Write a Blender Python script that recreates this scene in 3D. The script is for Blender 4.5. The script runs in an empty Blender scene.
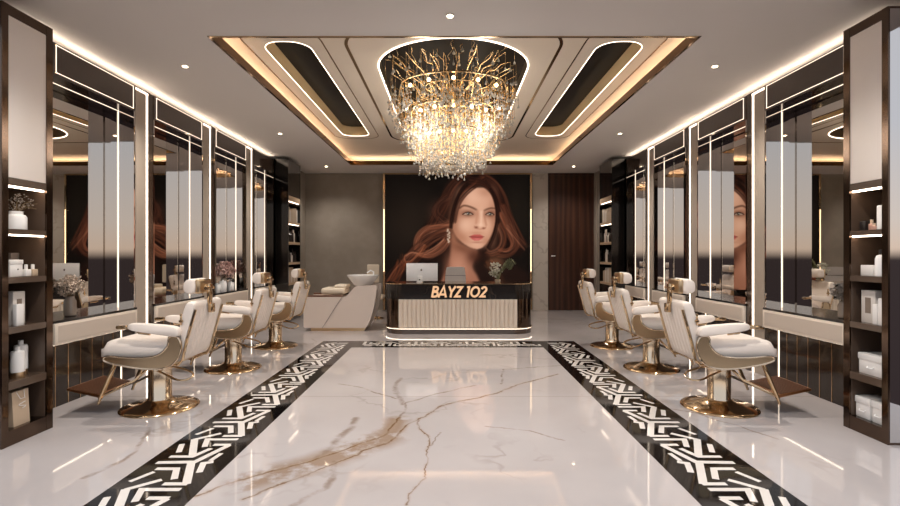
import bpy, bmesh, math, random
import numpy as np
from mathutils import Vector, Matrix
PI = math.pi
S = bpy.context.scene
C = S.collection
rnd = random.Random(7)

# ---------------------------------------------------------------- camera, sky, exposure
CAM_H = 1.45
cam = bpy.data.objects.new('camera', bpy.data.cameras.new('camera'))
C.objects.link(cam)
cam.location = (0, 0, CAM_H)
cam.rotation_euler = (PI/2, 0, 0)
cam.data.sensor_width = 36.0
cam.data.lens = 20.0
cam.data.shift_y = 1.0/900
cam.data.clip_start = 0.05
S.camera = cam
S.view_settings.view_transform = 'Standard'
S.view_settings.look = 'None'
S.view_settings.gamma = 1.0
S.view_settings.use_curve_mapping = False
S.view_settings.exposure = 0.62
S.cycles.max_bounces = 10
S.cycles.diffuse_bounces = 5
S.cycles.glossy_bounces = 6
S.cycles.transparent_max_bounces = 24
S.cycles.caustics_reflective = False
S.cycles.caustics_refractive = False
S.cycles.sample_clamp_indirect = 6.0

W_ = bpy.data.worlds.new('sky'); S.world = W_; W_.use_nodes = True
nt = W_.node_tree; nt.nodes.clear()
wo = nt.nodes.new('ShaderNodeOutputWorld'); wb = nt.nodes.new('ShaderNodeBackground')
wt = nt.nodes.new('ShaderNodeTexCoord'); ws = nt.nodes.new('ShaderNodeSeparateXYZ'); wr = nt.nodes.new('ShaderNodeValToRGB')
wm = nt.nodes.new('ShaderNodeMapRange'); wm.inputs[1].default_value = -0.3; wm.inputs[2].default_value = 0.5
nt.links.new(wt.outputs['Generated'], ws.inputs[0]); nt.links.new(ws.outputs[2], wm.inputs[0])
nt.links.new(wm.outputs[0], wr.inputs[0]); nt.links.new(wr.outputs[0], wb.inputs[0]); nt.links.new(wb.outputs[0], wo.inputs[0])
def lin(c):
    return tuple(((v/255)/12.92 if v/255 <= .04045 else ((v/255+.055)/1.055)**2.4) for v in c)
e = wr.color_ramp.elements
e[0].position = 0.0; e[0].color = (*lin((42, 36, 38)), 1)
e[1].position = 1.0; e[1].color = (*lin((156, 161, 170)), 1)
for p, c in ((.365, (46, 40, 41)), (.385, (180, 165, 152)), (.44, (176, 170, 165)), (.62, (160, 165, 173))):
    q = e.new(p); q.color = (*lin(c), 1)
wb.inputs[1].default_value = 1.4

# ---------------------------------------------------------------- materials
def mat(name, col, rough=.5, metal=0., spec=.5, coat=0., emit=None, estr=0., sub=None):
    m = bpy.data.materials.new(name); m.use_nodes = True
    b = m.node_tree.nodes['Principled BSDF']
    b.inputs['Base Color'].default_value = (*lin(col), 1)
    b.inputs['Roughness'].default_value = rough
    b.inputs['Metallic'].default_value = metal
    b.inputs['Specular IOR Level'].default_value = spec
    b.inputs['Coat Weight'].default_value = coat
    b.inputs['Coat Roughness'].default_value = .04
    if emit:
        b.inputs['Emission Color'].default_value = (*lin(emit), 1)
        b.inputs['Emission Strength'].default_value = estr
    return m
def bsdf(m): return m.node_tree.nodes['Principled BSDF']
class N:
    """small helper for building node graphs"""
    def __init__(s, m): s.t = m.node_tree; s.m = m
    def node(s, typ, **kw):
        n = s.t.nodes.new(typ)
        for k, v in kw.items(): setattr(n, k, v)
        return n
    def put(s, sock, v):
        if isinstance(v, bpy.types.NodeSocket): s.t.links.new(v, sock)
        else: sock.default_value = v
    def math(s, op, a, b=None, c=None, clamp=False):
        n = s.node('ShaderNodeMath', operation=op); n.use_clamp = clamp
        s.put(n.inputs[0], a)
        if b is not None: s.put(n.inputs[1], b)
        if c is not None: s.put(n.inputs[2], c)
        return n.outputs[0]
    def vec(s, op, a, b=None, scale=None):
        n = s.node('ShaderNodeVectorMath', operation=op)
        s.put(n.inputs[0], a)
        if b is not None: s.put(n.inputs[1], b)
        if scale is not None: s.put(n.inputs['Scale'], scale)
        return n.outputs['Value'] if op in ('LENGTH', 'DOT_PRODUCT', 'DISTANCE') else n.outputs[0]
    def objco(s): return s.node('ShaderNodeTexCoord').outputs['Object']
    def noise(s, v, scale, detail=4, rough=.55, color=False):
        n = s.node('ShaderNodeTexNoise'); s.put(n.inputs['Vector'], v)
        n.inputs['Scale'].default_value = scale; n.inputs['Detail'].default_value = detail; n.inputs['Roughness'].default_value = rough
        return n.outputs['Color' if color else 'Fac']
    def ramp(s, f, stops):
        n = s.node('ShaderNodeValToRGB'); s.put(n.inputs[0], f)
        el = n.color_ramp.elements
        while len(el) < len(stops): el.new(.5)
        for q, (p, c) in zip(el, stops): q.position = p; q.color = (*c, 1) if len(c) == 3 else c
        return n.outputs[0]
    def mix(s, f, a, b):
        n = s.node('ShaderNodeMix', data_type='RGBA'); s.put(n.inputs[0], f); s.put(n.inputs[6], a); s.put(n.inputs[7], b)
        return n.outputs[2]
    def smooth(s, v, lo, hi):
        n = s.node('ShaderNodeMapRange', interpolation_type='SMOOTHSTEP'); s.put(n.inputs[0], v)
        n.inputs[1].default_value = lo; n.inputs[2].default_value = hi
        return n.outputs[0]

M = {}
M['gold'] = mat('polished gold', (212, 184, 148), .13, 1)
M['cab_in'] = mat('warm brown cabinet lining', (84, 68, 57), .22, 0, .6, .3)
M['lip'] = mat('gold darkened for reflections', (112, 82, 52), .08, 1)  # gold darkened in colour to stand in for dark reflections
M['ch_gold'] = mat('chandelier gold', (234, 206, 160), .25, 1)
M['slot_gold'] = mat('gold painted slot side', (238, 208, 158), .5)
M['slot_top'] = mat('dark bronze slot ceiling', (22, 16, 12), .4, 0, .15)
M['oval_top'] = mat('dark bronze oval ceiling', (20, 14, 10), .45, 0, .05)
M['canopy'] = mat('dark bronze canopy', (60, 44, 32), .3, 1)
M['gold_satin'] = mat('satin gold', (206, 180, 146), .28, 1)
M['rose_gold'] = mat('pale gold', (222, 202, 176), .15, 1)
M['bronze'] = mat('dark bronze lacquer', (66, 51, 41), .12, 0, .7, .5)
M['bronze_metal'] = mat('dark bronze metal', (98, 82, 71), .14, 1)
M['lower'] = mat('dark brown gloss panel', (40, 30, 24), .1, 0, .5, .15)
M['black_gloss'] = mat('black gloss', (14, 11, 10), .05, 0, .6, .6)
M['mirror'] = mat('mirror', (222, 218, 212), .012, 1)
M['tint_mirror'] = mat('tinted mirror', (214, 208, 204), .02, 1)
M['smoke_mirror'] = mat('smoked bronze mirror', (74, 58, 46), .03, 1)
M['leather'] = mat('white leather', (232, 219, 208), .45, 0, .35)
M['cream'] = mat('cream lacquer', (230, 216, 200), .35)
M['cream_inset'] = mat('cream inset panel', (205, 190, 176), .4)
M['pale_panel'] = mat('pale backed panel', (246, 235, 226), .5)
M['pilaster'] = mat('greige satin panel', (166, 152, 138), .32)
M['ceil'] = mat('ceiling paint', (234, 228, 223), .7)
M['ceil_cream'] = mat('recess paint', (230, 216, 198), .6)
M['led'] = mat('warm led', (255, 240, 220), .4, emit=(255, 234, 212), estr=3.4)
M['led_thin'] = mat('thin warm led', (255, 240, 220), .4, emit=(255, 234, 212), estr=1.1)
M['led_cab'] = mat('cabinet led', (255, 240, 220), .4, emit=(255, 232, 206), estr=9.0)
M['led_cove'] = mat('cove led', (255, 236, 210), .4, emit=(255, 230, 202), estr=10.0)
M['led_wall'] = mat('wall cove led', (255, 236, 210), .4, emit=(255, 236, 214), estr=7.0)
M['glint_glow'] = mat('amber frame glint', (255, 220, 160), .4, emit=(255, 222, 176), estr=2.0)  # glow standing in for reflections on the poster frame
M['bulb'] = mat('bulb', (255, 230, 190), .3, emit=(255, 214, 160), estr=13.0)
M['lens'] = mat('downlight lens', (255, 240, 220), .3, emit=(255, 226, 190), estr=18.0)
M['letters'] = mat('lit gold letters', (150, 112, 78), .4, emit=(236, 190, 148), estr=.56)
M['white_ceramic'] = mat('white ceramic', (238, 236, 234), .12, 0, .5, .3)
M['white_plastic'] = mat('white plastic', (232, 228, 224), .3)
M['beige_body'] = mat('beige lacquered body', (216, 201, 190), .38)
M['cream_leather'] = mat('cream leather', (224, 208, 186), .45)
M['brown_wood'] = mat('brown wood', (104, 66, 44), .35)
M['copper_plate'] = mat('ribbed copper plate', (176, 122, 84), .3, 1)
M['wood_edge'] = mat('pale wood shelf', (196, 168, 138), .4)
M['grey_fabric'] = mat('grey upholstery', (204, 194, 188), .7)
M['silver'] = mat('silver aluminium', (246, 244, 244), .35, .05)
M['dark_plastic'] = mat('dark plastic', (44, 38, 36), .3)
M['kraft'] = mat('kraft card', (196, 172, 146), .7)
M['grey_card'] = mat('grey card', (120, 108, 100), .6)
M['pink_glass'] = mat('blush bottle', (208, 164, 146), .2)
M['petal_cream'] = mat('dried cream petals', (216, 196, 178), .8)
M['petal_pink'] = mat('blush petals', (214, 178, 168), .8)
M['petal_white'] = mat('white petals', (226, 222, 206), .8)
M['petal_grey'] = mat('silver grey petals', (150, 140, 132), .8)
M['green'] = mat('grey green leaves', (138, 138, 104), .7)
M['stem'] = mat('dry stems', (120, 100, 72), .8)
M['smoke_glass'] = mat('smoked vase glass', (132, 118, 106), .1, 0, .6)
M['book_a'] = mat('beige book cloth', (188, 168, 146), .7)
M['book_b'] = mat('dark bottle', (38, 30, 28), .2)
M['book_c'] = mat('white box card', (214, 206, 198), .6)

# crystal: mostly clear, a bright glint, a little frosting
m = bpy.data.materials.new('crystal'); m.use_nodes = True; g = N(m); t = m.node_tree
t.nodes.clear()
out = g.node('ShaderNodeOutputMaterial')
tr = g.node('ShaderNodeBsdfTransparent'); tr.inputs[0].default_value = (.96, .94, .9, 1)
gl = g.node('ShaderNodeBsdfGlossy'); gl.inputs['Roughness'].default_value = .06; gl.inputs[0].default_value = (1, .97, .92, 1)
df = g.node('ShaderNodeBsdfTranslucent'); df.inputs[0].default_value = (.98, .94, .88, 1)
d2 = g.node('ShaderNodeBsdfDiffuse'); d2.inputs[0].default_value = (.95, .9, .84, 1)
m0 = g.node('ShaderNodeMixShader'); m0.inputs[0].default_value = .5
t.links.new(df.outputs[0], m0.inputs[1]); t.links.new(d2.outputs[0], m0.inputs[2])
m1 = g.node('ShaderNodeMixShader'); m1.inputs[0].default_value = .62
t.links.new(tr.outputs[0], m1.inputs[1]); t.links.new(m0.outputs[0], m1.inputs[2])
lw = g.node('ShaderNodeLayerWeight'); lw.inputs[0].default_value = .55
m2 = g.node('ShaderNodeMixShader'); t.links.new(lw.outputs['Fresnel'], m2.inputs[0])
t.links.new(m1.outputs[0], m2.inputs[1]); t.links.new(gl.outputs[0], m2.inputs[2]); t.links.new(m2.outputs[0], out.inputs[0])
M['crystal'] = m

# plaster wall
m = mat('greige plaster', (170, 156, 140), .75); g = N(m); co = g.objco()
f = g.noise(co, 1.1, 6, .6)
g.put(bsdf(m).inputs['Base Color'], g.ramp(f, [(.3, lin((138, 127, 115))), (.52, lin((152, 141, 128))), (.75, lin((168, 156, 143)))]))
M['plaster'] = m
# dark walnut door
m = mat('dark walnut', (70, 42, 28), .38, 0, .35); g = N(m); co = g.objco()
mp = g.node('ShaderNodeMapping'); g.put(mp.inputs[0], co); mp.inputs['Scale'].default_value = (4, 4, .4)
f = g.noise(mp.outputs[0], 1.5, 6, .62)
wv = g.node('ShaderNodeTexWave'); g.put(wv.inputs['Vector'], mp.outputs[0]); wv.inputs['Scale'].default_value = .5; wv.inputs['Distortion'].default_value = 6; wv.inputs['Detail'].default_value = 3
f2 = g.math('ADD', g.math('MULTIPLY', f, .65), g.math('MULTIPLY', wv.outputs['Fac'], .35))
g.put(bsdf(m).inputs['Base Color'], g.ramp(f2, [(.2, lin((44, 25, 17))), (.5, lin((66, 39, 27))), (.85, lin((88, 54, 38)))]))
M['walnut'] = m
# grey veined wall marble
def vein_marble(name, base, vein, scale, rough, thin=.04, amt=.8):
    m = mat(name, base, rough); g = N(m); co = g.objco()
    n1 = g.noise(co, scale*.9, 4, .55, True)
    wrp = g.vec('ADD', co, g.vec('SCALE', n1, scale=.55))
    f = g.noise(wrp, scale, 3, .5)
    d = g.math('ABSOLUTE', g.math('SUBTRACT', f, .5))
    k = g.math('MULTIPLY', g.math('SUBTRACT', 1., g.smooth(d, 0, thin)), g.math('MULTIPLY', g.smooth(g.noise(co, scale*.6, 2), .42, .62), amt))
    g.put(bsdf(m).inputs['Base Color'], g.mix(k, (*lin(base), 1), (*lin(vein), 1)))
    return m
M['wall_marble'] = vein_marble('grey wall marble', (196, 186, 174), (150, 136, 122), 1.6, .3, .03, .5)
M['black_marble'] = vein_marble('black marble', (34, 29, 27), (110, 92, 76), 1.3, .12, .012, .6)

# reference coordinates on the floor
def FL(x, y):
    Y = CAM_H*500/(y-254.0); return ((x-450)*Y/500, Y)
# ---- floor marble: white slab with drawn gold and grey veins
m = mat('white gold vein marble', (226, 216, 210), .045, 0, .9); g = N(m); co = g.objco()
w1 = g.vec('SCALE', g.vec('SUBTRACT', g.noise(co, 2.2, 5, .6, True), (.5, .5, .5)), scale=.16)
w2 = g.vec('SCALE', g.vec('SUBTRACT', g.noise(co, 11., 3, .6, True), (.5, .5, .5)), scale=.035)
pw = g.vec('MULTIPLY', g.vec('ADD', co, g.vec('ADD', w1, w2)), (1, 1, 0))
def segd(a, b, w):
    A = Vector((a[0], a[1], 0)); Bv = Vector((b[0]-a[0], b[1]-a[1], 0)); L = max(Bv.length_squared, 1e-6)
    pa = g.vec('SUBTRACT', pw, tuple(A))
    h = g.math('DIVIDE', g.vec('DOT_PRODUCT', pa, tuple(Bv)), L, clamp=True)
    q = g.vec('SUBTRACT', pa, g.vec('SCALE', tuple(Bv), scale=h))
    return g.math('DIVIDE', g.vec('LENGTH', q), w)
def veind(lines):
    cur = None
    for w, pts in lines:
        P = [FL(*p) for p in pts]
        for a, b in zip(P, P[1:]):
            d = segd(a, b, w); cur = d if cur is None else g.math('MINIMUM', cur, d)
    return cur
gold_lines = [(.045, [(186, 500), (230, 483), (300, 464), (356, 447), (384, 436), (400, 418)]),
              (.04, [(245, 500), (300, 478), (355, 456), (392, 441), (404, 428), (440, 406), (495, 394), (520, 384), (556, 374)]),
              (.02, [(418, 419), (426, 440), (426, 478), (405, 505)])]
grey_lines = [(.035, [(296, 504), (325, 489), (336, 462)]), (.05, [(318, 458), (345, 434), (358, 419)]),
              (.022, [(400, 420), (407, 402), (440, 393), (474, 385)]), (.04, [(404, 404), (396, 390), (400, 378)]),
              (.02, [(396, 398), (362, 388), (338, 384)]), (.016, [(485, 427), (530, 431), (565, 440)]),
              (.02, [(500, 384), (503, 369), (545, 367), (592, 362)]), (.012, [(426, 447), (438, 432)]),
              (.03, [(84, 478), (128, 458), (150, 428)]), (.02, [(640, 404), (700, 414), (780, 440)])]
patch_lines = [(.24, [(250, 482), (330, 458), (384, 438)]), (.16, [(384, 440), (398, 420)])]
dg = veind(gold_lines); dy = veind(grey_lines); dp = veind(patch_lines)
nbreak = g.smooth(g.noise(co, 5.5, 4, .6), .34, .62)
kg = g.math('MULTIPLY', g.math('SUBTRACT', 1., g.smooth(dg, .12, 1.)), g.math('ADD', g.math('MULTIPLY', nbreak, .6), .4))
ky = g.math('MULTIPLY', g.math('SUBTRACT', 1., g.smooth(dy, .1, 1.)), g.math('ADD', g.math('MULTIPLY', nbreak, .65), .1))
kp = g.math('MULTIPLY', g.math('SUBTRACT', 1., g.smooth(dp, .2, 1.)), g.smooth(g.noise(co, 3.2, 5, .65), .40, .54))
# faint all-over grey veins
nA = g.noise(g.vec('ADD', co, g.vec('SCALE', g.noise(co, 1.3, 4, .6, True), scale=.8)), .9, 3, .55)
kf = g.math('MULTIPLY', g.math('SUBTRACT', 1., g.smooth(g.math('ABSOLUTE', g.math('SUBTRACT', nA, .5)), 0, .02)), g.math('MULTIPLY', g.smooth(g.noise(co, .8, 2), .45, .65), .45))
base = g.ramp(g.noise(co, .7, 4, .5), [(.3, lin((182, 173, 170))), (.7, lin((197, 189, 187)))])
c1 = g.mix(kf, base, (*lin((150, 138, 130)), 1))
c2 = g.mix(g.math('MULTIPLY', kp, .85), c1, (*lin((150, 124, 102)), 1))
c3 = g.mix(g.math('MULTIPLY', ky, .9), c2, (*lin((128, 104, 84)), 1))
c35 = g.mix(g.math('MULTIPLY', kg, .5), c3, (*lin((168, 146, 124)), 1))
kc = g.math('MULTIPLY', g.math('SUBTRACT', 1., g.smooth(dg, .08, .34)), g.math('ADD', g.math('MULTIPLY', nbreak, .7), .3))
c4 = g.mix(g.math('MULTIPLY', kc, .85), c35, (*lin((116, 82, 52)), 1))
# slab joints
sep = g.node('ShaderNodeSeparateXYZ'); g.put(sep.inputs[0], co)
jy = g.math('ABSOLUTE', g.math('SUBTRACT', g.math('MODULO', g.math('ADD', sep.outputs[1], 6.), 3.03), 2.0))
kj = g.math('MULTIPLY', g.math('SUBTRACT', 1., g.smooth(jy, .004, .012)), .3)
g.put(bsdf(m).inputs['Base Color'], g.mix(kj, c4, (*lin((120, 106, 98)), 1)))
M['floor'] = m

M['border_black'] = mat('black border stone', (16, 13, 12), .06, 0, .35)
M['border_white'] = mat('white border stone', (228, 220, 212), .06, 0, .6)

# ---------------------------------------------------------------- mesh helpers
ORG = {}
class MB:
    def __init__(s): s.v = []; s.f = []; s.mi = []; s.cur = 0
    def add(s, vs, fs):
        o = len(s.v); s.v += [tuple(p) for p in vs]; s.f += [tuple(i+o for i in f) for f in fs]; s.mi += [s.cur]*len(fs); return s
    def box(s, a, b):
        x0, x1 = sorted((a[0], b[0])); y0, y1 = sorted((a[1], b[1])); z0, z1 = sorted((a[2], b[2]))
        return s.add([(x0,y0,z0),(x1,y0,z0),(x1,y1,z0),(x0,y1,z0),(x0,y0,z1),(x1,y0,z1),(x1,y1,z1),(x0,y1,z1)],
                     [(0,3,2,1),(4,5,6,7),(0,1,5,4),(1,2,6,5),(2,3,7,6),(3,0,4,7)])
    def bm(s, b, mx=None):
        if mx is not None: bmesh.ops.transform(b, matrix=mx, verts=b.verts)
        b.verts.index_update(); vs = [v.co[:] for v in b.verts]; fs = [[v.index for v in f.verts] for f in b.faces]
        b.free(); return s.add(vs, fs)
    def rbox(s, a, b, r, seg=3, mx=None, sub=0, puff=0.):
        c = [(p+q)/2 for p, q in zip(a, b)]; d = [abs(q-p) for p, q in zip(a, b)]
        b_ = bmesh.new(); bmesh.ops.create_cube(b_, size=1)
        for v in b_.verts: v.co = Vector((v.co.x*d[0], v.co.y*d[1], v.co.z*d[2]))
        r = min(r, min(d)*.49)
        bmesh.ops.bevel(b_, geom=list(b_.edges)+list(b_.verts), offset=r, segments=seg, profile=.5, affect='EDGES', clamp_overlap=True)
        T = Matrix.Translation(c)
        return s.bm(b_, (mx @ T) if mx is not None else T)
    def tube(s, pts, r, n=8, closed=False, r2=None):
        P = [Vector(p) for p in pts]; k = len(P); vs = []; fs = []; up = None
        for i, p in enumerate(P):
            if closed: tg = P[(i+1) % k]-P[i-1]
            else: tg = P[min(i+1, k-1)]-P[max(i-1, 0)]
            tg = tg.normalized() if tg.length > 1e-9 else Vector((0,0,1))
            if up is None: up = Vector((0,0,1)) if abs(tg.z) < .9 else Vector((1,0,0))
            a = tg.cross(up)
            if a.length < 1e-6: a = tg.orthogonal()
            a.normalize(); bb = a.cross(tg).normalized(); up = bb
            rr = r if r2 is None else r+(r2-r)*i/max(k-1,1)
            for j in range(n):
                t = 2*PI*j/n; vs.append(p+a*(rr*math.cos(t))+bb*(rr*math.sin(t)))
        for i in range(k if closed else k-1):
            i2 = (i+1) % k
            for j in range(n): fs.append((i*n+j, i*n+(j+1)%n, i2*n+(j+1)%n, i2*n+j))
        if not closed: fs.append(tuple(range(n))[::-1]); fs.append(tuple(range((k-1)*n, k*n)))
        return s.add(vs, fs)
    def lathe(s, prof, n=24, c=(0,0,0), sx=1., sy=1.):
        vs = []; fs = []; k = len(prof)
        for r, z in prof:
            for j in range(n):
                t = 2*PI*j/n; vs.append((c[0]+sx*r*math.cos(t), c[1]+sy*r*math.sin(t), c[2]+z))
        for i in range(k-1):
            for j in range(n): fs.append((i*n+j, i*n+(j+1)%n, (i+1)*n+(j+1)%n, (i+1)*n+j))
        fs.append(tuple(range(n))[::-1]); fs.append(tuple(range((k-1)*n, k*n)))
        return s.add(vs, fs)
    def prism(s, poly, axis, a, b):
        """poly = 2-D outline in the plane normal to axis, extruded from a to b"""
        def P(p, h):
            return {'x': (h, p[0], p[1]), 'y': (p[0], h, p[1]), 'z': (p[0], p[1], h)}[axis]
        n = len(poly)
        return s.add([P(p, a) for p in poly]+[P(p, b) for p in poly],
                     [tuple(range(n))[::-1], tuple(range(n, 2*n))]+[(i, (i+1)%n, n+(i+1)%n, n+i) for i in range(n)])
    def ribbon(s, pts, w, z0, z1, closed=True):
        """a wall of width w following a plan outline"""
        n = len(pts); P = [Vector((p[0], p[1])) for p in pts]; vs = []; fs = []
        for i, p in enumerate(P):
            if closed: tg = P[(i+1)%n]-P[i-1]
            else: tg = P[min(i+1,n-1)]-P[max(i-1,0)]
            tg.normalize(); nn = Vector((-tg.y, tg.x))*(w/2)
            for q in (p-nn, p+nn):
                for z in (z0, z1): vs.append((q.x, q.y, z))
        for i in range(n if closed else n-1):
            a = i*4; b = ((i+1)%n)*4
            fs += [(a,b,b+1,a+1),(a+2,a+3,b+3,b+2),(a,a+2,b+2,b),(a+1,b+1,b+3,a+3)]
        if not closed: fs += [(0,1,3,2), ((n-1)*4, (n-1)*4+2, (n-1)*4+3, (n-1)*4+1)]
        return s.add(vs, fs)
    def build(s, name, mats, parent=None, ang=40, flip=False):
        me = bpy.data.meshes.new(name)
        o0 = ORG.get(parent.name, Vector()) if parent else Vector()
        me.from_pydata([(p[0]-o0[0], p[1]-o0[1], p[2]-o0[2]) for p in s.v], [], s.f)
        mats = mats if isinstance(mats, (list, tuple)) else [mats]
        for q in mats: me.materials.append(M[q] if isinstance(q, str) else q)
        if len(mats) > 1: me.polygons.foreach_set('material_index', s.mi)
        b = bmesh.new(); b.from_mesh(me); bmesh.ops.recalc_face_normals(b, faces=b.faces); b.to_mesh(me); b.free()
        me.shade_smooth(); me.set_sharp_from_angle(angle=math.radians(ang)); me.update()
        o = bpy.data.objects.new(name, me); C.objects.link(o)
        if parent: o.parent = parent; ORG[o.name] = o0
        else: ORG[o.name] = Vector()
        return o
def tag(o, label=None, cat=None, group=None, kind=None):
    if label: o['label'] = label
    if cat: o['category'] = cat
    if group: o['group'] = group
    if kind: o['kind'] = kind
    return o
def thing(name, label, cat, loc=(0,0,0), group=None):
    o = bpy.data.objects.new(name, None); C.objects.link(o); o.location = loc; o.empty_display_size = .1
    ORG[o.name] = Vector(loc); return tag(o, label, cat, group)
def struct(o): o['kind'] = 'structure'; return o
def dup(root, loc, label=None):
    r = root.copy(); C.objects.link(r); r.location = loc
    if label: r['label'] = label
    def kids(src, dst):
        for ch in list(src.children):
            c = ch.copy(); C.objects.link(c); c.parent = dst; kids(ch, c)
    kids(root, r); return r
def rrect(x0, x1, y0, y1, r, n=8, r2=None):
    """rounded rectangle outline; r for the low-y corners, r2 for the high-y ones"""
    r2 = r if r2 is None else r2; P = []
    for cx, cy, a0, rr in ((x1-r, y0+r, -90, r), (x1-r2, y1-r2, 0, r2), (x0+r2, y1-r2, 90, r2), (x0+r, y0+r, 180, r)):
        for i in range(n+1):
            t = math.radians(a0+90*i/n); P.append((cx+rr*math.cos(t), cy+rr*math.sin(t)))
    return P
def plate(name, outer, holes, z0, z1, material, parent=None):
    cu = bpy.data.curves.new(name, 'CURVE'); cu.dimensions = '2D'; cu.fill_mode = 'BOTH'; cu.extrude = (z1-z0)/2
    for pts in [outer]+holes:
        sp = cu.splines.new('POLY'); sp.points.add(len(pts)-1); sp.use_cyclic_u = True
        for q, p in zip(sp.points, pts): q.co = (p[0], p[1], 0, 1)
    tmp = bpy.data.objects.new('tmp', cu); C.objects.link(tmp)
    dg_ = bpy.context.evaluated_depsgraph_get(); me = bpy.data.meshes.new_from_object(tmp.evaluated_get(dg_))
    bpy.data.objects.remove(tmp); bpy.data.curves.remove(cu)
    me.name = name; me.materials.clear(); me.materials.append(M[material])
    for v in me.vertices: v.co.z += (z0+z1)/2
    o = bpy.data.objects.new(name, me); C.objects.link(o); ORG[o.name] = Vector()
    if parent: o.parent = parent
    return o

# ---------------------------------------------------------------- room shell
YB = 12.9; CZ = 3.53; YF = 2.5; WX = 3.73
struct(MB().box((-4.3, 2.3, -.1), (4.3, YB+.1, 0)).build('floor', 'floor'))
bl, br = (-2.11, -1.53), (1.45, 2.06); by = (7.76, 8.32)
# one repeat of the interlocking chevron inlay: centre lines read off the photo's right-hand strip, as (across, along) in metres
def UV(x, y):
    X, Y = FL(600+x/4.77, 400+y/4.77); return (X-1.755, Y-3.506)
CHEV = [(.052, [(463, 187), (470, 270)]), (.04, [(382, 232), (470, 271), (578, 271)]), (.04, [(338, 160), (466, 190)]), (.034, [(376, 136), (458, 166)]),
        (.046, [(296, 216), (458, 297), (640, 300)]), (.042, [(290, 215), (372, 215)]), (.052, [(473, 297), (493, 404)]), (.042, [(485, 402), (604, 402)]),
        (.042, [(642, 330), (542, 330), (552, 380)]), (.034, [(332, 256), (384, 292)]), (.042, [(368, 297), (416, 304), (434, 348)]),
        (.042, [(256, 190), (402, 190), (414, 226)]), (.04, [(522, 212), (536, 252)])]
PER_B = .83
def inlay(w, place, v0, v1):
    k0 = int(math.floor((v0-3.506)/PER_B))-1
    for k in range(k0, k0+14):
        for th, pts in CHEV:
            P = [UV(*p) for p in pts]; P = [Vector((u, v+3.506+PER_B*k)) for u, v in P]
            if min(p.y for p in P) < v0+.03 or max(p.y for p in P) > v1-.03: continue
            n = len(P); Lf = []; Rt = []
            for i, p in enumerate(P):
                d0 = (p-P[i-1]).normalized() if i else (P[1]-p).normalized(); d1 = (P[i+1]-p).normalized() if i < n-1 else d0
                tg = (d0+d1).normalized(); nn = Vector((-tg.y, tg.x)); kk = 1/max(.4, nn.dot(Vector((-d0.y, d0.x))))
                Lf.append(p+nn*th/2*kk); Rt.append(p-nn*th/2*kk)
            zz = .0018+.00015*CHEV.index((th, pts))
            w.add([place(max(-.24, min(.24, p.x)), p.y)+(zz,) for p in Lf+Rt], [(i, i+1, n+i+1, n+i) for i in range(n-1)])
for box_, place, v0, v1 in ((((bl[0], 2.3, 0), (bl[1], by[1], .0015)), lambda u, v: ((bl[0]+bl[1])/2-u, v), 2.3, by[1]),
                            (((br[0], 2.3, 0), (br[1], by[1], .0015)), lambda u, v: ((br[0]+br[1])/2+u, v), 2.3, by[1]),
                            (((bl[1], by[0], 0), (br[0], by[1], .0015)), lambda u, v: (v-3.2, (by[0]+by[1])/2+u), 1.66, 4.66)):
    w = MB(); w.box(*box_); w.cur = 1; inlay(w, place, v0, v1)
    struct(w.build('floor_border', ['border_black', 'border_white']))
for s, nm in ((-1, 'wall_left'), (1, 'wall_right')):
    w = MB().box((s*4.12, 3.80, 0), (s*4.3, YB, 3.9))
    w.box((s*WX, 3.80, 0), (s*4.12, 4.28, 3.445)); w.box((s*WX, 11.49, 0), (s*4.12, YB, CZ))
    struct(w.build(nm, 'plaster'))
struct(MB().box((-4.3, YB, 0), (4.3, YB+.1, 3.9)).build('wall_back', 'plaster'))
struct(MB().box((2.13, YB-.03, 0), (2.52, YB, CZ)).build('trim_1', 'wall_marble'))
# door
d = MB()
for i in range(3):
    x0 = 2.53+i*.4; d.box((x0, YB-.04, .005), (x0+.397, YB, 3.47))
d.box((2.53, YB-.03, .005), (3.725, YB, 3.47))
dr = struct(d.build('door_1', 'walnut'))
h = MB(); h.tube([(2.62, YB-.04, 1.4), (2.62, YB-.08, 1.4)], .018, 10); h.tube([(2.62, YB-.08, 1.4), (2.70, YB-.08, 1.4)], .012, 8)
h.build('door_handle', 'silver', dr)
struct(MB().box((2.52, YB-.05, 3.47), (3.73, YB, CZ)).build('trim_2', 'walnut'))
struct(MB().box((3.70, YB-.2, 0), (3.73, YB, CZ)).build('trim_3', 'pilaster'))

# ceiling : lower plate with a rectangular opening, a gold lip and a raised panel above
RX0, RX1, RY0, RY1 = -2.32, 2.40, 4.77, 11.67; RC = .04
struct(plate('ceiling', [(-4.12, YF), (4.12, YF), (4.12, YB), (-4.12, YB)], [[(RX0, RY0), (RX1, RY0), (RX1, RY1), (RX0, RY1)]], CZ, CZ+.02, 'ceil'))
UZ = 3.72
slotL = rrect(-2.04, -1.53, 5.34, 9.62, .22, 8, .2); slotR = rrect(1.61, 2.12, 5.34, 9.62, .22, 8, .2)
ov = rrect(-.87, .95, 5.24, 9.75, .905, 16)
struct(plate('ceiling', [(RX0-.3, RY0-.3), (RX1+.3, RY0-.3), (RX1+.3, RY1+.3), (RX0-.3, RY1+.3)], [slotL, slotR, ov], UZ, UZ+.02, 'ceil_cream'))
w = MB()
for x in (RX0-.31, RX1+.31): w.box((x-.01, RY0-.3, CZ+.02), (x+.01, RY1+.3, 3.98))
for y in (RY0-.31, RY1+.31): w.box((RX0-.3, y-.01, CZ+.02), (RX1+.3, y+.01, 3.98))
struct(w.build('ceiling', 'ceil_cream'))
struct(MB().box((-4.3, YF, 3.98), (4.3, YB+.1, 4.05)).build('ceiling', 'ceil'))
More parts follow.
